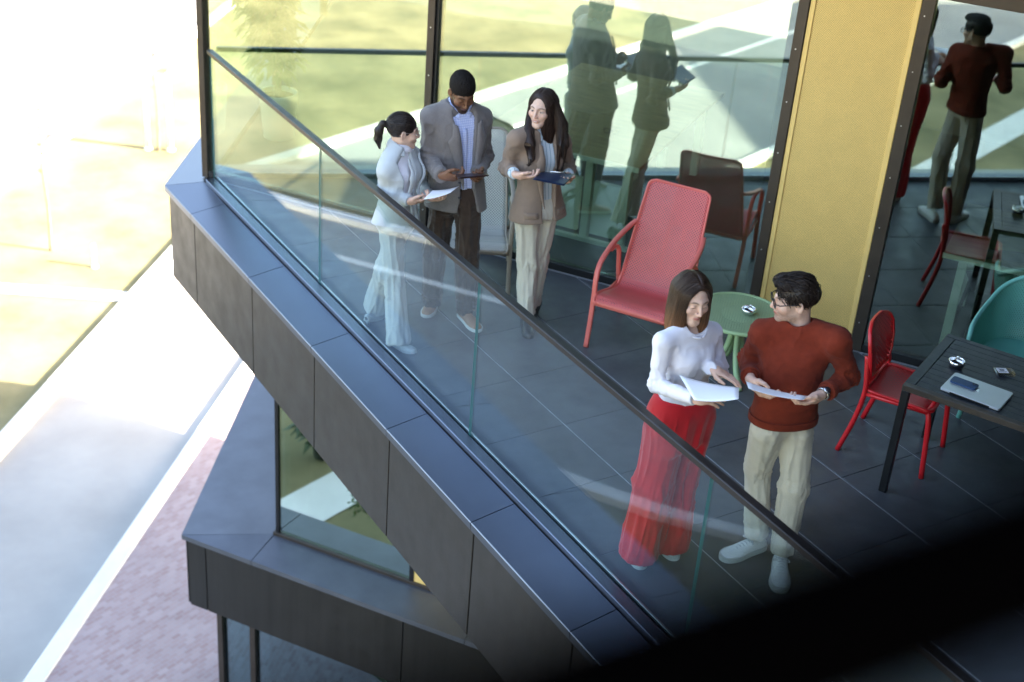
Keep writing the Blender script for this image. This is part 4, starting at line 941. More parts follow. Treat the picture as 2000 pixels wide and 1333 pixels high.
# ---------------------------------------------------------------- people
SK = {
'A': dict(head=(4.109, 4.742, 1.602), neck=(4.123, 4.73, 1.458), sR=(3.944, 4.714, 1.447), sL=(4.283, 4.751, 1.407), eR=(3.93, 4.705, 1.166), wR=(3.957, 4.467, 1.218), eL=(4.352, 4.729, 1.141), wL=(4.174, 4.602, 1.257), pel=(4.13, 4.726, 0.96), hR=(4.053, 4.728, 0.943), hL=(4.221, 4.723, 0.914), kR=(4.037, 4.744, 0.519), kL=(4.225, 4.779, 0.507), aR=(4.023, 4.767, 0.099), aL=(4.222, 4.767, 0.096), tR=(4.0, 4.705, 0.02), tL=(4.217, 4.689, 0.027)),
'B': dict(head=(4.557, 4.506, 1.618), neck=(4.588, 4.473, 1.462), sR=(4.457, 4.574, 1.44), sL=(4.672, 4.287, 1.495), eR=(4.509, 4.691, 1.176), wR=(4.345, 4.49, 1.212), eL=(4.809, 4.282, 1.234), wL=(4.557, 4.213, 1.223), pel=(4.569, 4.444, 0.971), hR=(4.48, 4.448, 0.973), hL=(4.643, 4.405, 0.943), kR=(4.6, 4.58, 0.565), kL=(4.72, 4.419, 0.523), aR=(4.665, 4.569, 0.122), aL=(4.72, 4.417, 0.097), tR=(4.45, 4.575, 0.032), tL=(4.555, 4.219, 0.032)),
'C': dict(head=(3.996, 7.602, 1.458), neck=(3.989, 7.606, 1.325), sR=(3.825, 7.561, 1.295), sL=(4.138, 7.664, 1.233), eR=(3.873, 7.628, 1.04), wR=(3.946, 7.402, 1.055), eL=(4.219, 7.705, 0.981), wL=(4.139, 7.485, 1.02), pel=(3.926, 7.523, 0.883), hR=(3.895, 7.563, 0.842), hL=(4.04, 7.639, 0.801), kR=(3.93, 7.531, 0.444), kL=(3.883, 7.605, 0.457), aR=(3.892, 7.386, 0.079), aL=(3.942, 7.809, 0.128), tR=(3.971, 7.28, 0.006), tL=(4.006, 7.852, 0.033)),
'D': dict(head=(4.4, 7.58, 1.677), neck=(4.408, 7.633, 1.512), sR=(4.225, 7.656, 1.52), sL=(4.581, 7.629, 1.478), eR=(4.197, 7.626, 1.218), wR=(4.158, 7.37, 1.212), eL=(4.619, 7.612, 1.188), wL=(4.455, 7.41, 1.17), pel=(4.39, 7.574, 0.948), hR=(4.317, 7.607, 0.909), hL=(4.43, 7.477, 0.944), kR=(4.331, 7.71, 0.499), kL=(4.474, 7.522, 0.518), aR=(4.366, 7.79, 0.087), aL=(4.511, 7.57, 0.094), tR=(4.271, 7.697, 0.034), tL=(4.508, 7.361, 0.029)),
'E': dict(head=(4.784, 7.22, 1.643), neck=(4.793, 7.237, 1.49), sR=(4.612, 7.224, 1.484), sL=(4.954, 7.216, 1.435), eR=(4.615, 7.319, 1.217), wR=(4.541, 7.088, 1.267), eL=(5.061, 7.267, 1.182), wL=(4.924, 7.059, 1.207), pel=(4.798, 7.196, 0.958), hR=(4.71, 7.194, 0.955), hL=(4.879, 7.205, 0.923), kR=(4.79, 7.253, 0.549), kL=(4.909, 7.297, 0.519), aR=(4.826, 7.259, 0.131), aL=(4.956, 7.408, 0.121), tR=(4.784, 7.14, 0.027), tL=(4.911, 7.376, 0.024)),
}
UP = A3(0, 0, 1)
M_skin = mat('skin', (0.6, 0.4, 0.3), 0.48, attr='Col', var=0.05, vscale=40, spec=0.4, subs=0.12, bump=0.12, bscale=500, bdist=0.0004)
M_hair = mat('hair', (0.03, 0.02, 0.015), 0.42, attr='Col', spec=0.4)
def cloth(name, col, rough=0.85, weave=900, var=0.10, vs_=14, sheen=0.25, bump=0.25, stretch=(1, 1, 1), bstretch=(1, 1, 1), col2=None, bd=0.0008):
    return mat(name, col, rough, var=var, vscale=vs_, sheen=sheen, bump=bump, bscale=weave, bdist=bd, stretch=stretch, bstretch=bstretch, col2=col2, spec=0.25)
def shirt_check(name, base, line, sx, sz, wx, wz):
    m, t, o = _nt(name); p = N(t, 'BsdfPrincipled'); p.inputs['Roughness'].default_value = 0.8
    c = N(t, 'TexCoord'); s = N(t, 'SeparateXYZ'); t.links.new(c.outputs['Object'], s.inputs[0])
    def stripe(v, k, w): return math_(t, 'LESS_THAN', math_(t, 'FRACT', math_(t, 'MULTIPLY', v, k)), w)
    g = stripe(s.outputs[0], sx, wx)
    if sz: g = math_(t, 'MAXIMUM', g, stripe(s.outputs[2], sz, wz))
    mx = N(t, 'MixRGB'); mx.inputs[1].default_value = (*base, 1); mx.inputs[2].default_value = (*line, 1); t.links.new(g, mx.inputs[0]); t.links.new(mx.outputs[0], p.inputs['Base Color']); t.links.new(p.outputs[0], o.inputs[0]); return m

class Person:
    def __init__(s, key, label, cfg):
        s.k = key; s.c = cfg; s.S = {a: A3(*b) for a, b in SK[key].items()}; S = s.S; s.fem = cfg['fem']
        for q in ('sR', 'sL'): S[q] = S[q]-UP*cfg.get('shd', 0.048)
        S['neck'] = S['neck']+UP*cfg.get('nku', 0.012)
        if 'face' in cfg:                              # turn shoulders and hips about the spine
            for a, b, kk in (('sR', 'sL', 1.0), ('hR', 'hL', 0.6)):
                m = (S[a]+S[b])/2; w = np.linalg.norm((S[b]-S[a])[:2])/2; l0 = unit((S[b]-S[a])*A3(1, 1, 0)); l1 = unit(A3(-cfg['face'][1], cfg['face'][0], 0)); l = unit(l0*(1-kk)+l1*kk); z = (S[a][2]+S[b][2])/2
                S[a] = A3(*(m-l*w)[:2], z); S[b] = A3(*(m+l*w)[:2], z)
        s.L = unit((S['sL']-S['sR'])*A3(1, 1, 0)); s.fw = np.cross(s.L, UP); s.HL = unit((S['hL']-S['hR'])*A3(1, 1, 0)); s.ax = unit(S['neck']-S['pel']); s.Ls = np.linalg.norm(S['neck']-S['pel'])
        s.g = cfg.get('girth', 1.0)
        base = (S['aL']+S['aR'])/2; s.root = thing('person', label, 'person', (base[0], base[1], 0.0))
        f = unit(A3(*cfg['look'], 0)); pt = cfg.get('pitch', 0.0); s.hf = f*math.cos(pt)-UP*math.sin(pt); r = np.cross(s.hf, UP); r = unit(r); ro = cfg.get('roll', 0)
        u = np.cross(r, s.hf); s.hr = r*math.cos(ro)+u*math.sin(ro); s.hu = np.cross(s.hr, s.hf); s.R = np.stack([s.hr, s.hf, s.hu]); s.hs = cfg.get('hs', 1.0)
        s.hc = S['head']-UP*0.004+s.hf*cfg.get('hfw', 0.0)
    def loc(s, P): return ((np.atleast_2d(P)-s.hc)@s.R.T)/s.hs
    def wor(s, Q): return s.hc+(np.atleast_2d(Q)*s.hs)@s.R
    def part(s, name, V, F, m, col=None, parent=None): return link(name, qmesh(name, V, F, m, col), parent or s.root, True)
    def torso(s, off=0.0, down=0.10, top=0.0, flare=0.0, belly=0.0):
        S, ax, Ls, g = s.S, s.ax, s.Ls, s.g; n, p = S['neck'], S['pel']; h = s.HL; L = s.L; m = unit(h+L)
        if s.fem: rx = [0.160+flare, 0.160+flare*0.5, 0.124, 0.136, 0.148, 0.105, 0.056]; ry = [0.112+flare*0.6, 0.112, 0.088, 0.098, 0.082, 0.066, 0.054]
        else: rx = [0.160+flare, 0.162+flare*0.5, 0.150, 0.170, 0.180, 0.125, 0.064]; ry = [0.118+flare*0.6, 0.118, 0.112+belly, 0.122, 0.098, 0.080, 0.062]
        C = [p-ax*down, p, p+ax*Ls*0.34, p+ax*Ls*0.68-s.fw*0.004, n-ax*0.095-s.fw*0.008, n-ax*0.035-s.fw*0.008, n+ax*(0.012+top)]
        T = loft_fn(C, [h, h, m, L, L, L, L], [a*g+off for a in rx], [a*g+off for a in ry], 2.25, 0.012); bust = []
        if s.fem: bust = [(p+ax*Ls*0.63+L*q+s.fw*(0.056*g+off*0.6), 0.048) for q in (-0.062, 0.062)]
        sh = [(n-ax*0.006, S[k]+UP*0.010, 0.044+off, s.c.get('shr', 0.046 if s.fem else 0.054)+off) for k in ('sR', 'sL')]
        def f(P):
            d = T(P)
            for a, b, ra, rb in sh: d = smin(d, rc(P, a, b, ra*0.8, rb), 0.05)
            for c, r in bust: d = smin(d, el(P, c, (r+off*0.5, r*0.9+off*0.5, r+off*0.5)), 0.05)
            return d
        return f
    def sleeve(s, sd, r, end=0.0, wide=0.0):
        S = s.S; a, e, w = S['s'+sd], S['e'+sd], S['w'+sd]; fe = unit(w-e); q = w+fe*end
        def f(P):
            d = smin(rc(P, a, e, r[0], r[1]), rc(P, e, q+fe*0.05, r[1], r[2]), 0.025)
            return smax(d, (P-q)@fe, 0.006)
        return f
    def sl_folds(s, amp=0.004):
        S = s.S; o = []
        for d in 'RL': o += [(S['s'+d], S['e'+d], amp*0.8, 9, 14, None, 1), (S['s'+d], S['e'+d], amp*1.5, 34, 9, S['e'+d], 0.11), (S['e'+d], S['w'+d], amp*1.4, 36, 8, S['e'+d], 0.13), (S['e'+d], S['w'+d], amp, 30, 8, S['w'+d], 0.10)]
        return o
    def cloth_mesh(s, name, f, pts, marg, h, m, segs=(), sm=1, extra=None, parent=None):
        lo, hi = bbox(pts, marg); V, F = iso(f, lo, hi, h); V = relax(V, F, sm, 0.5)
        if len(segs) or extra is not None:
            n = vnorm(V, F); d = folds(V, segs) if len(segs) else np.zeros(len(V))
            if extra is not None: d = d+extra(V)
            V = V+n*d[:, None]
        return s.part(name, V, F, m, parent=parent)
    # ---- body: head with neck, hands, and the core under the clothes, in one mesh
    def body(s, hands):
        S, c = s.S, s.c; nb = s.loc(S['neck']-s.ax*0.05)[0]; nk = 0.043 if s.fem else 0.055
        def f(Q): return smin(skull(Q, c), rc(Q, (0, -0.024, -0.055), nb, nk/s.hs, nk*1.06/s.hs), 0.025)
        lo = np.minimum(A3(-0.10, -0.13, -0.14), nb-0.075); hi = np.maximum(A3(0.10, 0.14, 0.13), nb+0.075)
        V, F = iso(f, lo, hi, 0.0030); V = relax(V, F, 1, 0.4); col = head_colour(V, c); parts = [(s.wor(V), F, col)]; skin = np.array(c['skin'])
        for sd, kw in hands.items():
            hf, pts = hand_fn(S['w'+sd], kw['d'], kw['p'], sd == 'R', kw.get('curl', (0.25, 0.5, 0.4)), kw.get('spread', 0.05), kw.get('thumb', 0.45), c.get('hand', 1.0)*(0.94 if s.fem else 1.04))
            lo, hi = bbox(pts, 0.04); V, F = iso(hf, lo, hi, 0.0028); n = fnoise(V*60)
            parts.append((V, F, skin*(1+0.06*n[:, None])*(A3(1.02, 0.97, 0.95))))
        def core(P):
            d = rc(P, S['pel'], S['neck']-s.ax*0.09, 0.065, 0.055)
            for q in 'RL':
                d = smin(d, chain(P, [S['neck']-s.ax*0.06, S['s'+q], S['e'+q], S['w'+q]], [0.034, 0.028, 0.026, 0.023], 0.02), 0.03)
                d = smin(d, chain(P, [S['pel']-UP*0.02, S['h'+q], S['k'+q], S['a'+q]], [0.055, 0.045, 0.032, 0.026], 0.02), 0.03)
            return d
        lo, hi = bbox(list(S.values()), 0.12); V, F = iso(core, lo, hi, 0.013); parts.append((V, F, np.tile(skin, (len(V), 1))))
        o = 0; Vs, Fs, Cs = [], [], []
        for V, F, cl in parts: Vs.append(V); Fs.append(F+o); Cs.append(cl); o += len(V)
        s.bodyo = s.part('body', np.vstack(Vs), np.vstack(Fs), M_skin, np.clip(np.vstack(Cs), 0, 1)); return s.bodyo
    # ---- hair: a carved volume plus locks creeping over it
    def hair(s, f, lo, hi, colf, hm=None, h=0.0034, rough=0.0016, streak=None, nst=0, seedw=None, flow=None, steps=14, dl=0.014, rad=0.0011, seed=1, lift=0.002, jit=0.25):
        V, F = iso(f, lo, hi, h); V = relax(V, F, 1, 0.5); n = vnorm(V, F)
        q = V*A3(160, 160, 14) if streak is None else streak(V); V2 = V+n*(rough*fnoise(q, 2))[:, None]
        W = s.wor(V2); col = colf(V)*(1+0.22*fnoise(q+9, 2)[:, None]); Fa = F
        if nst:
            rg = np.random.default_rng(seed); w = seedw(V, n); w = np.clip(w, 0, None); ii = rg.choice(len(V), nst, p=w/w.sum())
            SV, SF, sid = strands(f, V[ii], flow, steps, dl, rad, rg, lift, jit); sc = colf(SV)*(rg.uniform(0.45, 2.0, nst)[sid])[:, None]
            W = np.vstack([W, s.wor(SV)]); Fa = np.vstack([F, SF+len(V)]); col = np.vstack([col, sc])
        return s.part('hair', W, Fa, hm or M_hair, np.clip(col, 0, 1))
    # ---- trousers
    def trousers(s, m, r, hem, waist=0.20, off=0.004, h=0.0075, flaref=0.0, foldv=0.004, crotch=0.075, hipd=0.0, hf=1.0):
        S, g = s.S, s.g; p, ax, HL = S['pel'], s.ax, s.HL
        rx = [0.150, 0.162, 0.140] if s.fem else [0.150, 0.160, 0.150]; ry = [0.105, 0.114, 0.096] if s.fem else [0.108, 0.118, 0.112]
        T = loft_fn([p-UP*crotch, p+UP*0.0, p+ax*waist], [HL, HL, HL], [a*g+off for a in rx], [a*g+off for a in ry], 2.2, 0.03); legs = []
        for q in 'RL':
            a = S['a'+q]; e = hem[q]; k = S['k'+q]; d = unit(a-k); end = a+d*e; legs.append((S['h'+q]-UP*hipd, k, end+d*0.04, end, d))
        def f(P):
            d = T(P); lg = None
            for hh, k, e2, end, dr in legs:
                v = smin(rc(P, hh, k, r[0]*0.86, r[1]), rc(P, k, e2, r[1], r[2]), 0.03); v = smax(v, (P-end)@dr, 0.008); lg = v if lg is None else smin(lg, v, 0.012)
            return smin(d, lg, 0.05)
        sg = []
        for q in 'RL':
            hh, k, a = S['h'+q], S['k'+q], S['a'+q]
            sg += [(hh, k, foldv, 2.5, 21, None, 1), (k, a, foldv*1.3, 2.5, 21, None, 1), (hh, k, foldv*0.8*hf, 26, 8, k, 0.12), (k, a, foldv*hf, 30, 9, a, 0.14), (hh, k, foldv*0.8*hf, 24, 9, hh-UP*0.03, 0.12)]
        pts = [p+ax*waist]+[S[i+q] for i in 'hka' for q in 'RL']+[l[3] for l in legs]
        return s.cloth_mesh('trousers', f, pts, max(r)+0.05, h, m, sg)
    # ---- jacket with opening, lapels and what shows beneath
    def blazer(s, m, r, down, open_w, off=0.020, flare=0.02, h=0.0075, end=-0.01, uc=0.0, amp=0.004):
        S = s.S; T = s.torso(off, down, 0.004, flare, 0.006); sl_ = [s.sleeve(q, r, end) for q in 'RL']; p = S['pel']; so = [a for a, _ in open_w]; wo_ = [b for _, b in open_w]
        s.tors = T
        def f(P):
            d = T(P); q = P-p; u = q@s.L-uc; z = q@s.ax; w = np.interp(z, so, wo_); cut = smax(w-np.abs(u), 0.02-(q@s.fw), 0.01)   # positive inside the opening
            d = smax(d, np.minimum(w-np.abs(u), (q@s.fw)-0.02), 0.008)
            nk = el(P, S['neck']+s.ax*0.035+s.fw*0.022, (0.074, 0.078, 0.078) if s.fem else (0.084, 0.090, 0.085)); d = smax(d, -nk, 0.012)
            for e in sl_: d = smin(d, e(P), 0.022)
            return d
        sg = s.sl_folds(amp)+[(p-s.ax*down, p+s.ax*s.Ls*0.9, amp*0.55, 7, 9, None, 1), (p, p+s.ax*0.3, amp*0.5, 22, 7, p+s.ax*0.16, 0.16)]
        pts = [S[k] for k in ('sR', 'sL', 'eR', 'eL', 'wR', 'wL', 'neck')]+[p-s.ax*down+s.HL*0.2, p-s.ax*down-s.HL*0.2, p+s.fw*0.14, p-s.fw*0.14]
        return s.cloth_mesh('blazer', f, pts, 0.075, h, m, sg)
    def band(s, name, f, c, ax, m, parent, r0=0.35, h=0.018, th=0.004, n=40):
        """A ribbed or folded edge lying round field f at centre c, square to ax."""
        ax = unit(ax); u = unit(np.cross(ax, A3(0.3, 0.5, 0.81))); v = np.cross(ax, u); A = np.linspace(0, 2*math.pi, n+1); D = np.stack([u*math.cos(a)+v*math.sin(a) for a in A])
        H = hit(f, c+D*r0, -D); MB().tube(H+D*th*0.6, 1.0, 8, flat=(th, h) if False else (h, th), up=tuple(ax)).build(name, m, parent, True)
    def front_patch(s, name, f, uz, m, off, th, parent, uc=0.0):
        """Cloth patch on the chest: uz rows of (u, z) in body axes, dropped onto field f."""
        R, Cn = len(uz), len(uz[0]); P = np.array([s.S['pel']+s.L*(u+uc)+s.ax*z+s.fw*0.40 for row in uz for u, z in row]); H = hit(f, P, -s.fw)
        H = H+s.fw*off; F = np.array([(i*Cn+j, (i+1)*Cn+j, (i+1)*Cn+j+1, i*Cn+j+1) for i in range(R-1) for j in range(Cn-1)]); o = s.part(name, H, F, m, parent=parent)
        sm = o.modifiers.new('thick', 'SOLIDIFY'); sm.thickness = th; sm.offset = 0; return o
    def lapels(s, m, parent, z0, z1, open_w, width=0.075, uc=0.0, notch=0.72):
        so = [a for a, _ in open_w]; wo_ = [b for _, b in open_w]
        for sg in (1, -1):
            rows = []
            for v in np.linspace(0, 1, 22):
                z = z0+(z1-z0)*v; wi = np.interp(z, so, wo_)-0.002
                lw = width*(min(1, v/notch)**0.8 if v < notch else (0.66-0.30*(v-notch)/(1-notch)))
                rows.append([(sg*(wi+lw*t), z+0.02*t*(v > notch)) for t in np.linspace(0, 1, 5)])
            s.front_patch('lapel', s.tors, rows, m, np.tile(np.array([0.008, 0.019, 0.020, 0.018, 0.015]), 22)[:, None], 0.005, parent, uc)
        n = s.S['neck']; rows = []                    # collar round the back of the neck
        for a in np.linspace(-2.35, 2.35, 25):
            dr = -s.fw*math.cos(a)+s.L*math.sin(a); drop = 0.030*max(0, abs(a)-1.2)
            rows.append([n+s.ax*(0.034-drop)+dr*(0.062+0.004*abs(a)), n+s.ax*(0.040-drop)+dr*0.070, n+s.ax*(0.024-drop)+dr*0.082, n+s.ax*(-0.004-drop*1.2)+dr*(0.094+0.006*abs(a))])
        V = np.array([q for r in rows for q in r]); F = np.array([(i*4+j, i*4+j+1, (i+1)*4+j+1, (i+1)*4+j) for i in range(24) for j in range(3)])
        o = s.part('collar', V, F, m, parent=parent); sm = o.modifiers.new('thick', 'SOLIDIFY'); sm.thickness = 0.005; ss_ = o.modifiers.new('sub', 'SUBSURF'); ss_.levels = 1; ss_.render_levels = 1
    def shirt(s, m, off=0.006, top=0.0, name='shirt', cuff=None, collar=None, down=0.05):
        f0 = s.torso(off, down, top); S = s.S
        def f(P): return smax(f0(P), -((P-S['pel'])@s.ax)-down, 0.01)
        o = s.cloth_mesh(name, f, [S['pel']-s.ax*down, S['neck'], S['sR'], S['sL']], 0.14, 0.008, m, [(S['pel'], S['neck'], 0.004, 4, 12, None, 1)])
        s.shirtf = f0
        if cuff:
            for q in 'RL':
                w, e = S['w'+q], S['e'+q]; d = unit(w-e); a = w+d*cuff[0]; b = w+d*cuff[1]; MB().tube([a, (a+b)/2, b, b-d*0.004], [cuff[2], cuff[2]*1.03, cuff[2], cuff[2]*0.9], 18, cap=False).build('cuff', m, o, True)
        if collar:
            for sg in (1, -1):
                rows = []
                for v in np.linspace(0, 1, 7):
                    a0 = s.S['neck']+s.ax*(0.035-0.055*v**1.5); ang = 1.9-1.62*v
                    def ring(rr, hz): return a0+(s.L*sg*math.sin(ang)*rr*0.95+s.fw*math.cos(ang)*rr)+s.ax*hz
                    rows.append([ring(0.061 if not s.fem else 0.052, 0.016), ring(0.070 if not s.fem else 0.060, 0.008), ring(0.080 if not s.fem else 0.068, -0.010), ring((0.094 if not s.fem else 0.078)+0.012*v, -0.032-0.022*v)])
                V = np.array([p for r in rows for p in r]); F = np.array([(i*4+j, i*4+j+1, (i+1)*4+j+1, (i+1)*4+j) for i in range(6) for j in range(3)]); oc = s.part('collar', V, F, m, parent=o); sm = oc.modifiers.new('thick', 'SOLIDIFY'); sm.thickness = 0.004; ss_ = oc.modifiers.new('sub', 'SUBSURF'); ss_.levels = 1; ss_.render_levels = 1
        return o
    # ---- shoes
    def shoe(s, q, m, msole, Lf=0.27, sole=0.026, heel=0.0, lace=None, wid=1.0, low=False):
        a, t = s.S['a'+q], s.S['t'+q]; d = unit((t-a)*A3(1, 1, 0)); tip = t*A3(1, 1, 0)+d*0.012; hl = tip-d*Lf; n = np.cross(UP, d)
        st = [0, 0.03, 0.10, 0.22, 0.35, 0.5, 0.65, 0.80, 0.91, 0.97, 1.0]; hw = [0.012, 0.024, 0.031, 0.033, 0.034, 0.038, 0.045, 0.044, 0.036, 0.024, 0.008]
        ht = [0.04, 0.062, 0.078, 0.083, 0.086, 0.074, 0.057, 0.047, 0.040, 0.032, 0.016] if not low else [0.035, 0.05, 0.06, 0.058, 0.05, 0.045, 0.042, 0.038, 0.034, 0.028, 0.014]
        def ground(u): return heel*max(0, 1-u/0.62)**1.3
        rings = []
        for u, w, z in zip(st, hw, ht):
            c = hl+d*Lf*u; g0 = ground(u); rings.append([c+n*(w*wid*math.copysign(abs(math.cos(b))**0.85, math.cos(b)))+UP*(g0+sole*0.6+max(0, math.sin(b))**0.75*(z-sole*0.6)) for b in np.linspace(-0.25, math.pi+0.25, 17)])
        V = np.array([p for r in rings for p in r]); F = np.array([(i*17+j, i*17+j+1, (i+1)*17+j+1, (i+1)*17+j) for i in range(10) for j in range(16)])
        o = s.part('shoe', V, F, m); ss_ = o.modifiers.new('sub', 'SUBSURF'); ss_.levels = 1; ss_.render_levels = 1
        ol = [hl+d*Lf*u+n*w*wid*1.09 for u, w in zip(st, hw)]+[hl+d*Lf*u-n*w*wid*1.09 for u, w in zip(st[::-1], hw[::-1])]
        zz = [ground(u) for u in st]+[ground(u) for u in st[::-1]]; k = len(ol); th = min(sole, 0.012) if heel else sole
        V = [tuple(p*A3(1, 1, 0)+UP*(g_+0.001)) for p, g_ in zip(ol, zz)]+[tuple(p*A3(1, 1, 0)+UP*(g_+th)) for p, g_ in zip(ol, zz)]
        F = [tuple(range(k)), tuple(range(k, 2*k))[::-1]]+[(i, k+i, k+(i+1) % k, (i+1) % k) for i in range(k)]
        link('sole', mesh('sole', V, F, msole), o)
        if heel: MB().tube([hl+d*0.030+UP*0.0, hl+d*0.026+UP*heel], [0.008, 0.020], 10).build('heel', msole, o, True)
        if lace:
            for i, u in enumerate((0.42, 0.48, 0.54, 0.60, 0.66)):
                z = np.interp(u, st, ht)+0.001; c = hl+d*Lf*u; MB().tube([c-n*0.017+UP*(z-0.006), c+UP*(z+0.002), c+n*0.017+UP*(z-0.006)], 0.0026, 6).build('lace', lace, o, True)
            c = hl+d*Lf*0.40+UP*0.088
            for sg in (1, -1): MB().tube(smoothpath([c, c+n*0.025*sg+UP*0.010, c+n*0.045*sg-UP*0.004+d*0.01, c+n*0.018*sg-UP*0.004], 5), 0.0024, 6).build('lace', lace, o, True)
            tg = MB(); rows = [(0.30, 0.088), (0.26, 0.104), (0.24, 0.108)]
        return o
    def glasses(s, m, w=0.0022, full=True, sz=1.0):
        mb = MB()
        def T(p): return s.wor(A3(*p))[0]
        for x in (-0.0325, 0.0325):
            r = [T((x+0.0255*sz*math.copysign(abs(math.cos(a))**0.8, math.cos(a)), 0.104-abs(x)*0.10, 0.0005+0.0195*sz*math.copysign(abs(math.sin(a))**0.8, math.sin(a)))) for a in np.linspace(0, 2*math.pi, 21)]
            mb.tube(r, w, 6)
        mb.tube([T((-0.009, 0.104, 0.006)), T((0, 0.107, 0.008)), T((0.009, 0.104, 0.006))], w, 6)
        for sx in (-1, 1): mb.tube([T((0.057*sx, 0.098, 0.008)), T((0.073*sx, 0.082, 0.008)), T((0.081*sx, 0.0, 0.010)), T((0.083*sx, -0.018, 0.004)), T((0.080*sx, -0.035, -0.014))], w, 6)
        return mb.build('eyeglasses', m, s.root, True)
def sheet_of(name, label, cat, TL, TR, BR, BL, bend, m, th=0.0008, nx=10, ny=8, sag=0.0):
    """Held sheet or board: a grid between four corners with a gentle bend."""
    TL, TR, BR, BL = map(lambda q: A3(*q), (TL, TR, BR, BL)); rows = []; nrm = unit(np.cross(TR-TL, BL-TL)); nrm = nrm if nrm[2] > 0 else -nrm
    for i in range(ny+1):
        v = i/ny; r = []
        for j in range(nx+1):
            u = j/nx; p = (TL*(1-u)+TR*u)*(1-v)+(BL*(1-u)+BR*u)*v; r.append(p+nrm*(bend*4*u*(1-u)*(-1)+sag*4*v*(1-v)))
        rows.append(r)
    V = np.array([p for r in rows for p in r]); F = np.array([(i*(nx+1)+j, i*(nx+1)+j+1, (i+1)*(nx+1)+j+1, (i+1)*(nx+1)+j) for i in range(ny) for j in range(nx)])
    t = thing(name, label, cat, tuple(V.mean(0))); o = link('sheet' if th < 0.002 else 'board', qmesh(name, V, F, m), t, True); sm = o.modifiers.new('thick', 'SOLIDIFY'); sm.thickness = th; sm.offset = 0
    return t, o, nrm
WHITE_SOLE = mat('sole_white', (0.72, 0.72, 0.70), 0.6, var=0.04)
def lowcut(Q, d, z0, k): return smax(d, -(Q[:, 2]-(z0+k*Q[:, 1])), 0.012)
def gdir(p): return unit(p.R@A3(0, 0, -1))     # world down in the head's frame
FAIR = dict(skin=(0.64, 0.42, 0.325), blush=(0.64, 0.31, 0.24), lips=(0.40, 0.10, 0.085))

# --- A: woman in a white top and wide red trousers
p = Person('A', 'woman in white long-sleeved top and wide red trousers reading a paper', dict(FAIR, fem=True, look=(-0.16, -0.985), pitch=0.16, roll=0.07, hs=1.0, browc=(0.06, 0.035, 0.025), hairc=(0.05, 0.03, 0.02), down=True, jaw=0.95, nku=-0.006, shd=0.054))
M_wtop = cloth('white_jersey', (0.66, 0.65, 0.71), 0.8, 1200, var=0.03, bump=0.12)
M_redt = cloth('red_crepe', (0.50, 0.008, 0.016), 0.7, 900, var=0.10, vs_=10, bump=0.12)
p.body({'R': dict(d=(0.82, -0.50, 0.02), p=(0.05, 0.40, -0.85), curl=(0.15, 0.25, 0.2), thumb=0.3), 'L': dict(d=(0.62, -0.74, -0.22), p=(-0.25, 0.05, -0.95), curl=(0.10, 0.18, 0.14), spread=0.09, thumb=0.1)})
T = p.torso(0.006, 0.02, -0.016); sl_ = [p.sleeve(q, (0.049, 0.041, 0.033), 0.026) for q in 'RL']
def f(P):
    d = T(P)
    for e in sl_: d = smin(d, e(P), 0.02)
    return smax(d, -el(P, p.S['neck']+p.ax*0.024+p.fw*0.018, (0.066, 0.074, 0.060)), 0.008)
S = p.S; pel = S['pel']
tp = p.cloth_mesh('top', f, [S[k] for k in ('sR', 'sL', 'eR', 'eL', 'wR', 'wL', 'neck', 'pel')]+[pel+p.fw*0.1, pel-p.fw*0.1], 0.09, 0.006, M_wtop, p.sl_folds(0.005)+[(pel, S['neck'], 0.005, 5, 11, None, 1), (pel, pel+p.ax*0.3, 0.009, 16, 7, pel+p.ax*0.13, 0.14)])
ring = []
for a in np.linspace(0, 2*math.pi, 33): ring.append(S['neck']-p.ax*0.012+p.fw*(0.010+0.068*math.cos(a))+p.L*0.065*math.sin(a)-p.ax*0.026*math.cos(a))
MB().tube(ring, 0.0055, 8).build('neckband', M_wtop, tp, True)
w, e = S['wR'], S['eR']; d = unit(w-e)
for i in range(5): MB().lathe([(0, -0.004), (0.004, -0.002), (0.0045, 0), (0.004, 0.002), (0, 0.004)], 8, tuple(w-d*(0.050-0.016*i)-UP*0.034)).build('button', WHITE_SOLE, tp, True)
p.trousers(M_redt, (0.118, 0.104, 0.112), {'R': 0.050, 'L': 0.048}, waist=0.105, off=0.012, foldv=0.012, crotch=0.19, hf=0.15)
wz = pel+p.ax*0.062
MB().tube([wz+p.HL*0.148*math.cos(a)+p.fw*0.106*math.sin(a) for a in np.linspace(0, 2*math.pi, 41)], 1.0, 8, flat=(0.020, 0.004)).build('waistband', M_redt, p.root, True)
for q in 'RL': p.shoe(q, WHITE_SOLE, WHITE_SOLE, 0.235, 0.020, low=True, wid=0.92)
gd = gdir(p); base = A3(0, -0.022, 0.0); X = A3(1, 0, 0)
dr = loft_fn([base+gd*0.235, base+gd*0.15, base+gd*0.05, base-gd*0.05], [X]*4, [0.094, 0.104, 0.099, 0.084], [0.066, 0.088, 0.104, 0.098], 2.3, 0.02)
def fh(Q):
    d = smin(el(Q, (0, -0.020, 0.030), (0.086, 0.108, 0.096)), dr(Q), 0.03)
    c = smin(el(Q, (0, 0.115, -0.008), (0.066, 0.090, 0.112)), rc(Q, (0, 0.105, -0.06), A3(0, 0.09, -0.03)+gd*0.30, 0.056, 0.070), 0.02)
    d = smax(d, -c, 0.014); d = smax(d, -rc(Q, (0, -0.012, -0.06), A3(0, 0.0, -0.06)+gd*0.25, 0.054, 0.06), 0.01)
    return smax(d, -rc(Q, (0.004, 0.085, 0.104), (0.002, -0.06, 0.134), 0.0035, 0.0035), 0.008)
dk, md = A3(0.034, 0.018, 0.011), A3(0.21, 0.090, 0.034)
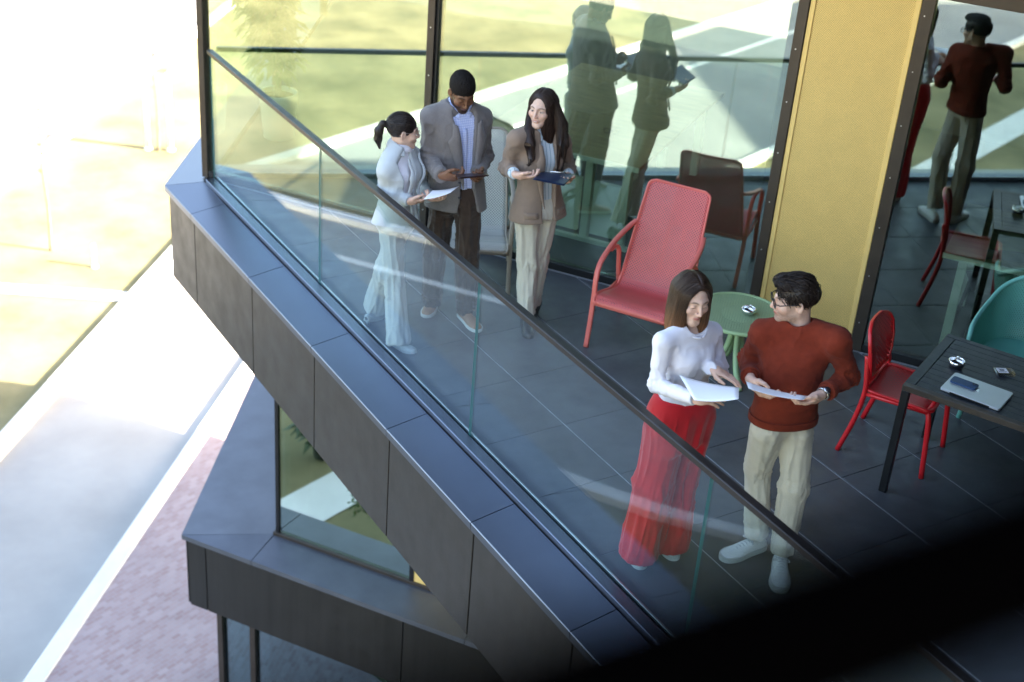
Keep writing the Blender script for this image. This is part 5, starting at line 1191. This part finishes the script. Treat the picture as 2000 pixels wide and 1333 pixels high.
def hc(Q): t = np.clip((Q@gd-0.02)/0.19, 0, 1)[:, None]**1.2; return dk*(1-t)+md*t
p.hair(fh, (-0.13, -0.16, -0.30), (0.13, 0.14, 0.15), hc, rough=0.0008, nst=1500, seedw=lambda V, n: (V[:, 2] > 0.0)*(n[:, 2] > -0.1)*1.0+0.05, flow=lambda P: gd+np.c_[np.sign(P[:, 0])*np.clip((P[:, 2]-0.03)/0.06, 0, 1)*2.0, -0.15*np.ones(len(P)), np.zeros(len(P))], steps=20, dl=0.0155, rad=0.0014, seed=4, lift=0.0020, jit=0.10)

# --- B: man in a rust jumper
p = Person('B', 'man in rust red jumper, beige trousers and white trainers holding a sheet', dict(FAIR, fem=False, look=(-0.86, 0.50), pitch=0.16, roll=0.05, hs=1.03, shd=0.040, nku=0.02, browc=(0.03, 0.02, 0.015), hairc=(0.09, 0.055, 0.04), beard=0.55, brow=1.3, jaw=1.05, down=True, girth=0.92))
M_rust = cloth('rust_knit', (0.165, 0.022, 0.009), 0.92, 420, var=0.14, vs_=30, bump=0.7, bstretch=(1, 1, 0.25), bd=0.0025, sheen=0.04)
M_beig = cloth('beige_twill', (0.56, 0.50, 0.41), 0.85, 800, var=0.07, vs_=9, bump=0.25)
p.body({'R': dict(d=(0.10, -0.80, -0.38), p=(0.80, 0.15, 0.55), curl=(0.50, 0.70, 0.45)), 'L': dict(d=(-0.85, 0.12, -0.30), p=(0.05, 0.45, 0.85), curl=(0.45, 0.65, 0.45))})
S = p.S; pel = S['pel']
T = p.torso(0.019, 0.016, -0.002, 0.016); sl_ = [p.sleeve(q, (0.062, 0.053, 0.040), e_) for q, e_ in (('R', -0.035), ('L', -0.045))]
def f(P):
    d = T(P)
    for e in sl_: d = smin(d, e(P), 0.025)
    return smax(d, -el(P, p.S['neck']+p.ax*0.036+p.fw*0.008, (0.066, 0.066, 0.050)), 0.008)
sw_ = p.cloth_mesh('jumper', f, [S[k] for k in ('sR', 'sL', 'eR', 'eL', 'wR', 'wL', 'neck')]+[pel-p.ax*0.03+p.HL*0.16, pel-p.ax*0.03-p.HL*0.16, pel+p.fw*0.12, pel-p.fw*0.12], 0.085, 0.0065, M_rust, p.sl_folds(0.008)+[(pel-p.ax*0.07, S['neck'], 0.006, 9, 8, None, 1), (pel, pel+p.ax*0.3, 0.008, 22, 6, pel+p.ax*0.06, 0.2)])
MB().tube([S['neck']-p.ax*0.002+p.fw*(0.006+0.066*math.cos(a))+p.L*0.068*math.sin(a)-p.ax*0.018*math.cos(a) for a in np.linspace(0, 2*math.pi, 33)], 1.0, 8, flat=(0.012, 0.007)).build('neckband', M_rust, sw_, True)
p.band('hem', f, pel-p.ax*0.002, p.ax, M_rust, sw_, 0.40, 0.020, 0.005)
for q, e_ in (('R', -0.035), ('L', -0.045)):
    d = unit(S['w'+q]-S['e'+q]); p.band('cuff', sl_['RL'.index(q)], S['w'+q]+d*(e_-0.022), d, M_rust, sw_, 0.12, 0.018, 0.004, 24)
p.trousers(M_beig, (0.104, 0.077, 0.060), {'R': 0.020, 'L': 0.020}, waist=0.05, off=-0.004, foldv=0.007, h=0.007, hipd=0.06)
for q in 'RL': p.shoe(q, mat('trainer_white', (0.84, 0.84, 0.83), 0.5, var=0.03), mat('sole_grey', (0.60, 0.60, 0.58), 0.7), 0.305, 0.032, lace=mat('lace_grey', (0.50, 0.51, 0.52), 0.8), wid=1.15)
M_wat = mat('steel', (0.62, 0.62, 0.63), 0.22, 0.95, var=0.05)
w_ = S['wL']; d = unit(S['wL']-S['eL']); a1 = unit(np.cross(d, UP)); a2 = np.cross(a1, d); c = w_-d*0.020
wt = MB().tube([c+(a1*math.cos(a)*0.033+a2*math.sin(a)*0.030) for a in np.linspace(0, 2*math.pi, 25)], 1.0, 8, flat=(0.0035, 0.010), up=tuple(a1)).build('wristwatch', M_wat, p.root, True)
q_ = unit(a2*0.8-a1*0.5); fc = c+q_*0.034
MB().tube([fc-q_*0.003, fc+q_*0.006], 0.019, 20).build('watch_case', M_wat, wt, True); MB().tube([fc+q_*0.006, fc+q_*0.0066], 0.0155, 20).build('dial', mat('dial', (0.03, 0.03, 0.04), 0.3), wt, True)
p.glasses(M_black, 0.0027)
def fh(Q):
    d = el(Q, (0, -0.018, 0.036), (0.0785, 0.100, 0.0905)); d = smin(d, el(Q, (0, 0.050, 0.097), (0.052, 0.045, 0.026)), 0.03)
    d = smax(d, -el(Q, (0, 0.130, -0.048), (0.078, 0.080, 0.116)), 0.012); d = lowcut(Q, d, -0.030, 0.42)
    return smax(d, -el(np.c_[np.abs(Q[:, 0]), Q[:, 1:]], (0.085, 0.0, -0.022), (0.02, 0.026, 0.030)), 0.008)
p.hair(fh, (-0.11, -0.15, -0.12), (0.11, 0.13, 0.16), lambda Q: np.tile(A3(0.020, 0.013, 0.010), (len(Q), 1)), rough=0.0015, streak=lambda V: V*A3(120, 40, 120), nst=800, seedw=lambda V, n: (V[:, 2] > 0.02)*1.0+0.25, flow=lambda P: np.c_[0.2*np.sign(P[:, 0]), np.where(P[:, 2] > 0.07, 0.8, -0.25), np.where(P[:, 2] > 0.07, 0.55, -0.9)], steps=6, dl=0.0085, rad=0.0019, seed=5, lift=0.0065, jit=0.6)

# --- C: woman in a pale grey suit
p = Person('C', 'woman in pale grey trouser suit with dark ponytail walking beside the railing', dict(FAIR, fem=True, look=(0.955, -0.30), pitch=0.14, hs=0.98, browc=(0.02, 0.014, 0.012), hairc=(0.02, 0.014, 0.012), down=False, girth=0.97, face=(0.55, -0.84), nku=0.03, jaw=0.93))
M_gsuit = cloth('pale_grey_suiting', (0.44, 0.475, 0.495), 0.85, 900, var=0.04)
p.body({'R': dict(d=(0.86, -0.40, 0.05), p=(0.05, 0.45, 0.75), curl=(0.45, 0.75, 0.5)), 'L': dict(d=(0.15, -0.85, 0.10), p=(0.2, 0.1, 0.9), curl=(0.40, 0.65, 0.45))})
S = p.S; pel = S['pel']
ow = [(-0.2, 0.065), (0.0, 0.055), (0.12, 0.048), (0.25, 0.055), (0.36, 0.062), (0.46, 0.07)]
b = p.blazer(M_gsuit, (0.053, 0.046, 0.040), 0.025, ow, 0.020, 0.030, end=0.012, amp=0.008, uc=0.01); p.lapels(M_gsuit, b, 0.08, 0.42, ow, 0.050, 0.01)
o = p.shirt(cloth('white_knit', (0.74, 0.73, 0.80), 0.8, 700, var=0.03), -0.002, 0.0, 'turtleneck', down=0.0)
MB().tube([S['neck']+p.ax*h_ for h_ in (-0.035, -0.01, 0.022, 0.045, 0.050)], [0.080, 0.064, 0.060, 0.060, 0.050], 24).build('roll_collar', MATS['white_knit'], o, True)
p.trousers(M_gsuit, (0.090, 0.070, 0.086), {'R': 0.045, 'L': 0.055}, waist=0.12, off=0.003, foldv=0.010, hf=0.3)
M_pshoe = mat('pale_shoe', (0.42, 0.46, 0.48), 0.4, var=0.05)
for q in 'RL': p.shoe(q, M_pshoe, M_pshoe, 0.225, 0.014, heel=0.045, low=True, wid=0.86)
p.glasses(mat('thin_frame', (0.55, 0.45, 0.42), 0.3, 0.7), 0.0013)
gd = gdir(p)
def fh(Q):
    d = el(Q, (0, -0.020, 0.033), (0.0805, 0.100, 0.0895)); d = smax(d, -el(Q, (0, 0.122, -0.052), (0.072, 0.076, 0.088)), 0.008); d = lowcut(Q, d, -0.028, 0.42)
    d = smax(d, -el(np.c_[np.abs(Q[:, 0]), Q[:, 1:]], (0.084, -0.006, -0.014), (0.016, 0.020, 0.030)), 0.006)
    a = A3(0, -0.112, 0.022); return smin(d, chain(Q, [a, a+A3(0, -0.030, 0.008), a+A3(0, -0.052, -0.01)+gd*0.035, a+A3(0, -0.056, 0)+gd*0.10, a+A3(0, -0.045, 0)+gd*0.165], [0.014, 0.019, 0.027, 0.025, 0.007], 0.015), 0.012)
p.hair(fh, (-0.11, -0.22, -0.22), (0.11, 0.12, 0.14), lambda Q: np.tile(A3(0.017, 0.011, 0.009), (len(Q), 1)), nst=420, seedw=lambda V, n: (V[:, 2] > -0.01)*1.0, flow=lambda P: np.where((P[:, 1] < -0.13)[:, None], gd[None], np.c_[-P[:, 0]*3, -np.ones(len(P)), np.where(P[:, 2] < 0.03, 0.2, -0.15)]), steps=11, dl=0.013, rad=0.0013, seed=6, lift=0.0014, jit=0.1)

# --- D: man in a grey blazer
p = Person('D', 'bearded man in grey tweed blazer and brown trousers looking at a tablet', dict(fem=False, skin=(0.185, 0.085, 0.045), blush=(0.22, 0.085, 0.045), lips=(0.17, 0.07, 0.06), look=(-0.16, -0.985), pitch=0.50, roll=-0.02, hs=1.03, browc=(0.012, 0.008, 0.007), hairc=(0.010, 0.007, 0.006), beard=0.95, brow=1.3, down=True, girth=1.02, shd=0.036, nku=0.055))
M_twd = cloth('grey_tweed', (0.150, 0.128, 0.118), 0.92, 650, var=0.30, vs_=420, bump=0.5, col2=(0.255, 0.225, 0.215), bd=0.0012)
M_brn = cloth('brown_wool', (0.052, 0.031, 0.022), 0.85, 900, var=0.10)
p.body({'R': dict(d=(0.80, -0.55, -0.10), p=(0.35, 0.55, 0.55), curl=(0.55, 0.85, 0.6)), 'L': dict(d=(-0.35, -0.85, 0.0), p=(-0.75, 0.1, 0.55), curl=(0.55, 0.85, 0.6))})
S = p.S; pel = S['pel']
ow = [(-0.2, 0.10), (-0.10, 0.080), (0.0, 0.050), (0.16, 0.034), (0.30, 0.042), (0.42, 0.056), (0.56, 0.078)]
b = p.blazer(M_twd, (0.063, 0.056, 0.049), 0.070, ow, 0.026, 0.026, amp=0.010, end=0.012, uc=0.012); p.lapels(M_twd, b, 0.12, 0.53, ow, 0.090, 0.012, 0.80)
for z in (0.155, 0.055):
    h_ = hit(p.tors, np.array([pel+p.L*(-0.056+0.012)+p.ax*z+p.fw*0.4]), -p.fw)[0]; MB().lathe([(0, -0.003), (0.011, -0.002), (0.012, 0.001), (0.009, 0.004), (0, 0.004)], 14, tuple(h_+p.fw*0.006)).build('button', mat('button_dark', (0.05, 0.05, 0.055), 0.3), b, True)
p.front_patch('pocket', p.tors, [[(0.075+0.095*t, z+0.006*t) for t in np.linspace(0, 1, 5)] for z in (0.305, 0.318, 0.328)], M_twd, 0.003, 0.003, b)
o = p.shirt(shirt_check('blue_check', (0.62, 0.66, 0.86), (0.40, 0.46, 0.74), 70, 70, 0.25, 0.25), 0.0, 0.0, 'shirt', collar=True, down=0.0)
p.front_patch('placket', p.shirtf, [[(x, z) for x in (-0.016, 0, 0.016)] for z in np.linspace(0.02, 0.50, 20)], MATS['blue_check'] if 'blue_check' in MATS else bpy.data.materials['blue_check'], 0.003, 0.002, o)
p.trousers(M_brn, (0.102, 0.082, 0.072), {'R': 0.030, 'L': 0.030}, waist=0.10, off=0.004, foldv=0.012)
M_tan = mat('tan_leather', (0.34, 0.165, 0.085), 0.45, var=0.12, vscale=20)
for q in 'RL': p.shoe(q, M_tan, WHITE_SOLE, 0.290, 0.024, lace=M_tan, wid=1.02)
def fh(Q):
    d = el(Q, (0, -0.020, 0.036), (0.0800, 0.1005, 0.0905)); d = smax(d, -el(Q, (0, 0.128, -0.050), (0.078, 0.080, 0.112)), 0.006); d = lowcut(Q, d, -0.028, 0.45)
    return smax(d, -el(np.c_[np.abs(Q[:, 0]), Q[:, 1:]], (0.084, 0.0, -0.020), (0.017, 0.022, 0.030)), 0.006)
p.hair(fh, (-0.10, -0.14, -0.12), (0.10, 0.12, 0.14), lambda Q: np.tile(A3(0.009, 0.0065, 0.0055), (len(Q), 1)), h=0.003, rough=0.0028, streak=lambda V: V*210, hm=mat('hair_short', (0.01, 0.01, 0.01), 0.8, attr='Col', spec=0.2))

# --- E: woman in a tan blazer
p = Person('E', 'woman in tan blazer and cream trousers holding a navy clipboard', dict(FAIR, fem=True, look=(-0.84, -0.54), pitch=0.03, hs=1.0, browc=(0.03, 0.018, 0.014), hairc=(0.02, 0.012, 0.01), down=False, smile=True, jaw=0.96))
M_tanb = cloth('tan_suiting', (0.255, 0.178, 0.132), 0.85, 900, var=0.06)
M_crm = cloth('cream_twill', (0.66, 0.61, 0.52), 0.85, 900, var=0.04)
p.body({'R': dict(d=(0.80, -0.55, -0.10), p=(0.15, 0.35, 0.85), curl=(0.35, 0.60, 0.45)), 'L': dict(d=(-0.62, -0.66, -0.05), p=(-0.1, 0.25, 0.9), curl=(0.35, 0.55, 0.4))})
S = p.S; pel = S['pel']
ow = [(-0.2, 0.052), (0.0, 0.042), (0.15, 0.044), (0.30, 0.042), (0.42, 0.046), (0.54, 0.05)]
b = p.blazer(M_tanb, (0.056, 0.050, 0.046), 0.065, ow, 0.022, 0.026, amp=0.009, end=-0.075, uc=0.006); p.lapels(M_tanb, b, 0.05, 0.46, ow, 0.064, 0.006, 0.78)
for sg in (1, -1): p.front_patch('pocket_flap', p.tors, [[(sg*(0.075+0.085*t), z) for t in np.linspace(0, 1, 5)] for z in (-0.015, 0.008, 0.022)], M_tanb, 0.004, 0.003, b)
o = p.shirt(shirt_check('blue_stripe', (0.64, 0.70, 0.74), (0.30, 0.42, 0.50), 38, 0, 0.22, 0), 0.0, 0.0, 'shirt', cuff=(-0.085, -0.040, 0.037), collar=True, down=0.0)
p.trousers(M_crm, (0.092, 0.070, 0.064), {'R': 0.010, 'L': 0.010}, waist=0.10, off=0.003, foldv=0.009, hf=0.5)
for q in 'RL': p.shoe(q, mat('black_leather', (0.015, 0.013, 0.013), 0.3), M_black, 0.225, 0.012, heel=0.06, wid=0.86)
gd = gdir(p); hcw = p.hc
lk = [[hcw+A3(-0.035, 0.065, -0.03), A3(4.672, 7.205, 1.50), A3(4.652, 7.150, 1.43), A3(4.650, 7.120, 1.355)], [hcw+A3(0.062, -0.050, 0.02), A3(4.888, 7.135, 1.54), A3(4.876, 7.085, 1.43), A3(4.862, 7.075, 1.31)]]
rg = random.Random(9); lk2 = []
for c in lk:
    for k in range(5):
        o3 = A3(rg.uniform(-0.026, 0.026), rg.uniform(-0.012, 0.010), 0); lk2.append([c[0]+o3*0.4, c[1]+o3, c[2]+o3*1.2, c[3]+o3*1.3+A3(0, 0, rg.uniform(-0.05, 0.035))])
lk = [[p.loc(q)[0] for q in c] for c in lk2]
base = A3(0, -0.025, 0.0)
dr = loft_fn([base+gd*0.27-A3(0, 0.02, 0), base+gd*0.16, base+gd*0.05, base-gd*0.05], [A3(1, 0, 0)]*4, [0.082, 0.090, 0.092, 0.080], [0.050, 0.072, 0.098, 0.096], 2.2, 0.03)
def fh(Q):
    d = smin(el(Q, (0, -0.020, 0.030), (0.083, 0.105, 0.093)), dr(Q), 0.03)
    c = smin(el(Q, (0, 0.115, -0.008), (0.067, 0.090, 0.112)), rc(Q, (0, 0.105, -0.06), A3(0, 0.08, -0.03)+gd*0.30, 0.060, 0.07), 0.02)
    d = smax(d, -c, 0.012); d = smax(d, -rc(Q, (0, -0.010, -0.06), A3(0, 0.0, -0.06)+gd*0.25, 0.052, 0.055), 0.01)
    for q in lk: d = smin(d, chain(Q, q, [0.022, 0.021, 0.016, 0.004], 0.015), 0.012)
    return smax(d, -rc(Q, (0.003, 0.085, 0.101), (0.002, -0.06, 0.131), 0.003, 0.003), 0.007)
p.hair(fh, (-0.17, -0.18, -0.40), (0.17, 0.16, 0.15), lambda Q: np.tile(A3(0.030, 0.016, 0.012), (len(Q), 1)), rough=0.001, nst=1300, seedw=lambda V, n: (V[:, 2] > -0.02)*1.0+0.1, flow=lambda P: gd+np.c_[np.sign(P[:, 0])*np.clip((P[:, 2]-0.03)/0.06, 0, 1)*2.0, -0.1*np.ones(len(P)), np.zeros(len(P))], steps=22, dl=0.0165, rad=0.0014, seed=8, lift=0.0022, jit=0.10)

# ---------------------------------------------------------------- things in their hands
sheet_of('paper_sheet', 'curved white paper held by the woman in red trousers', 'paper', (3.947, 4.564, 1.293), (4.179, 4.389, 1.264), (4.070, 4.262, 1.296), (3.905, 4.385, 1.262), 0.012, M_paper)
sheet_of('paper_sheet', 'white paper held by the man in the rust jumper', 'paper', (4.264, 4.436, 1.252), (4.489, 4.230, 1.225), (4.360, 4.130, 1.292), (4.157, 4.300, 1.312), 0.010, M_paper)
sheet_of('paper_sheet', 'white paper held by the woman in the pale grey suit', 'paper', (4.098, 7.367, 1.119), (4.278, 7.341, 1.131), (4.130, 7.192, 1.168), (3.985, 7.275, 1.112), 0.008, M_paper)
t_, o_, n_ = sheet_of('tablet', 'dark tablet held by the man in the grey blazer', 'tablet', (4.223, 7.301, 1.236), (4.470, 7.340, 1.190), (4.395, 7.178, 1.250), (4.170, 7.180, 1.262), 0.0, mat('tablet_case', (0.03, 0.012, 0.012), 0.35), 0.009)
t_, o_, n_ = sheet_of('clipboard', 'navy blue clipboard held by the woman in the tan blazer', 'clipboard', (4.730, 7.087, 1.257), (4.930, 7.003, 1.246), (4.760, 6.860, 1.250), (4.568, 6.931, 1.294), 0.0, mat('navy_board', (0.008, 0.020, 0.060), 0.4), 0.006)
a, b = A3(4.730, 7.087, 1.257), A3(4.930, 7.003, 1.246); c = (a+b)/2; d = unit(b-a)
MB().tube([c-d*0.05-n_*0.008, c-d*0.05+n_*0.008, c+d*0.05+n_*0.008, c+d*0.05-n_*0.008], 0.004, 8).build('clip', M_chrome, t_, True)
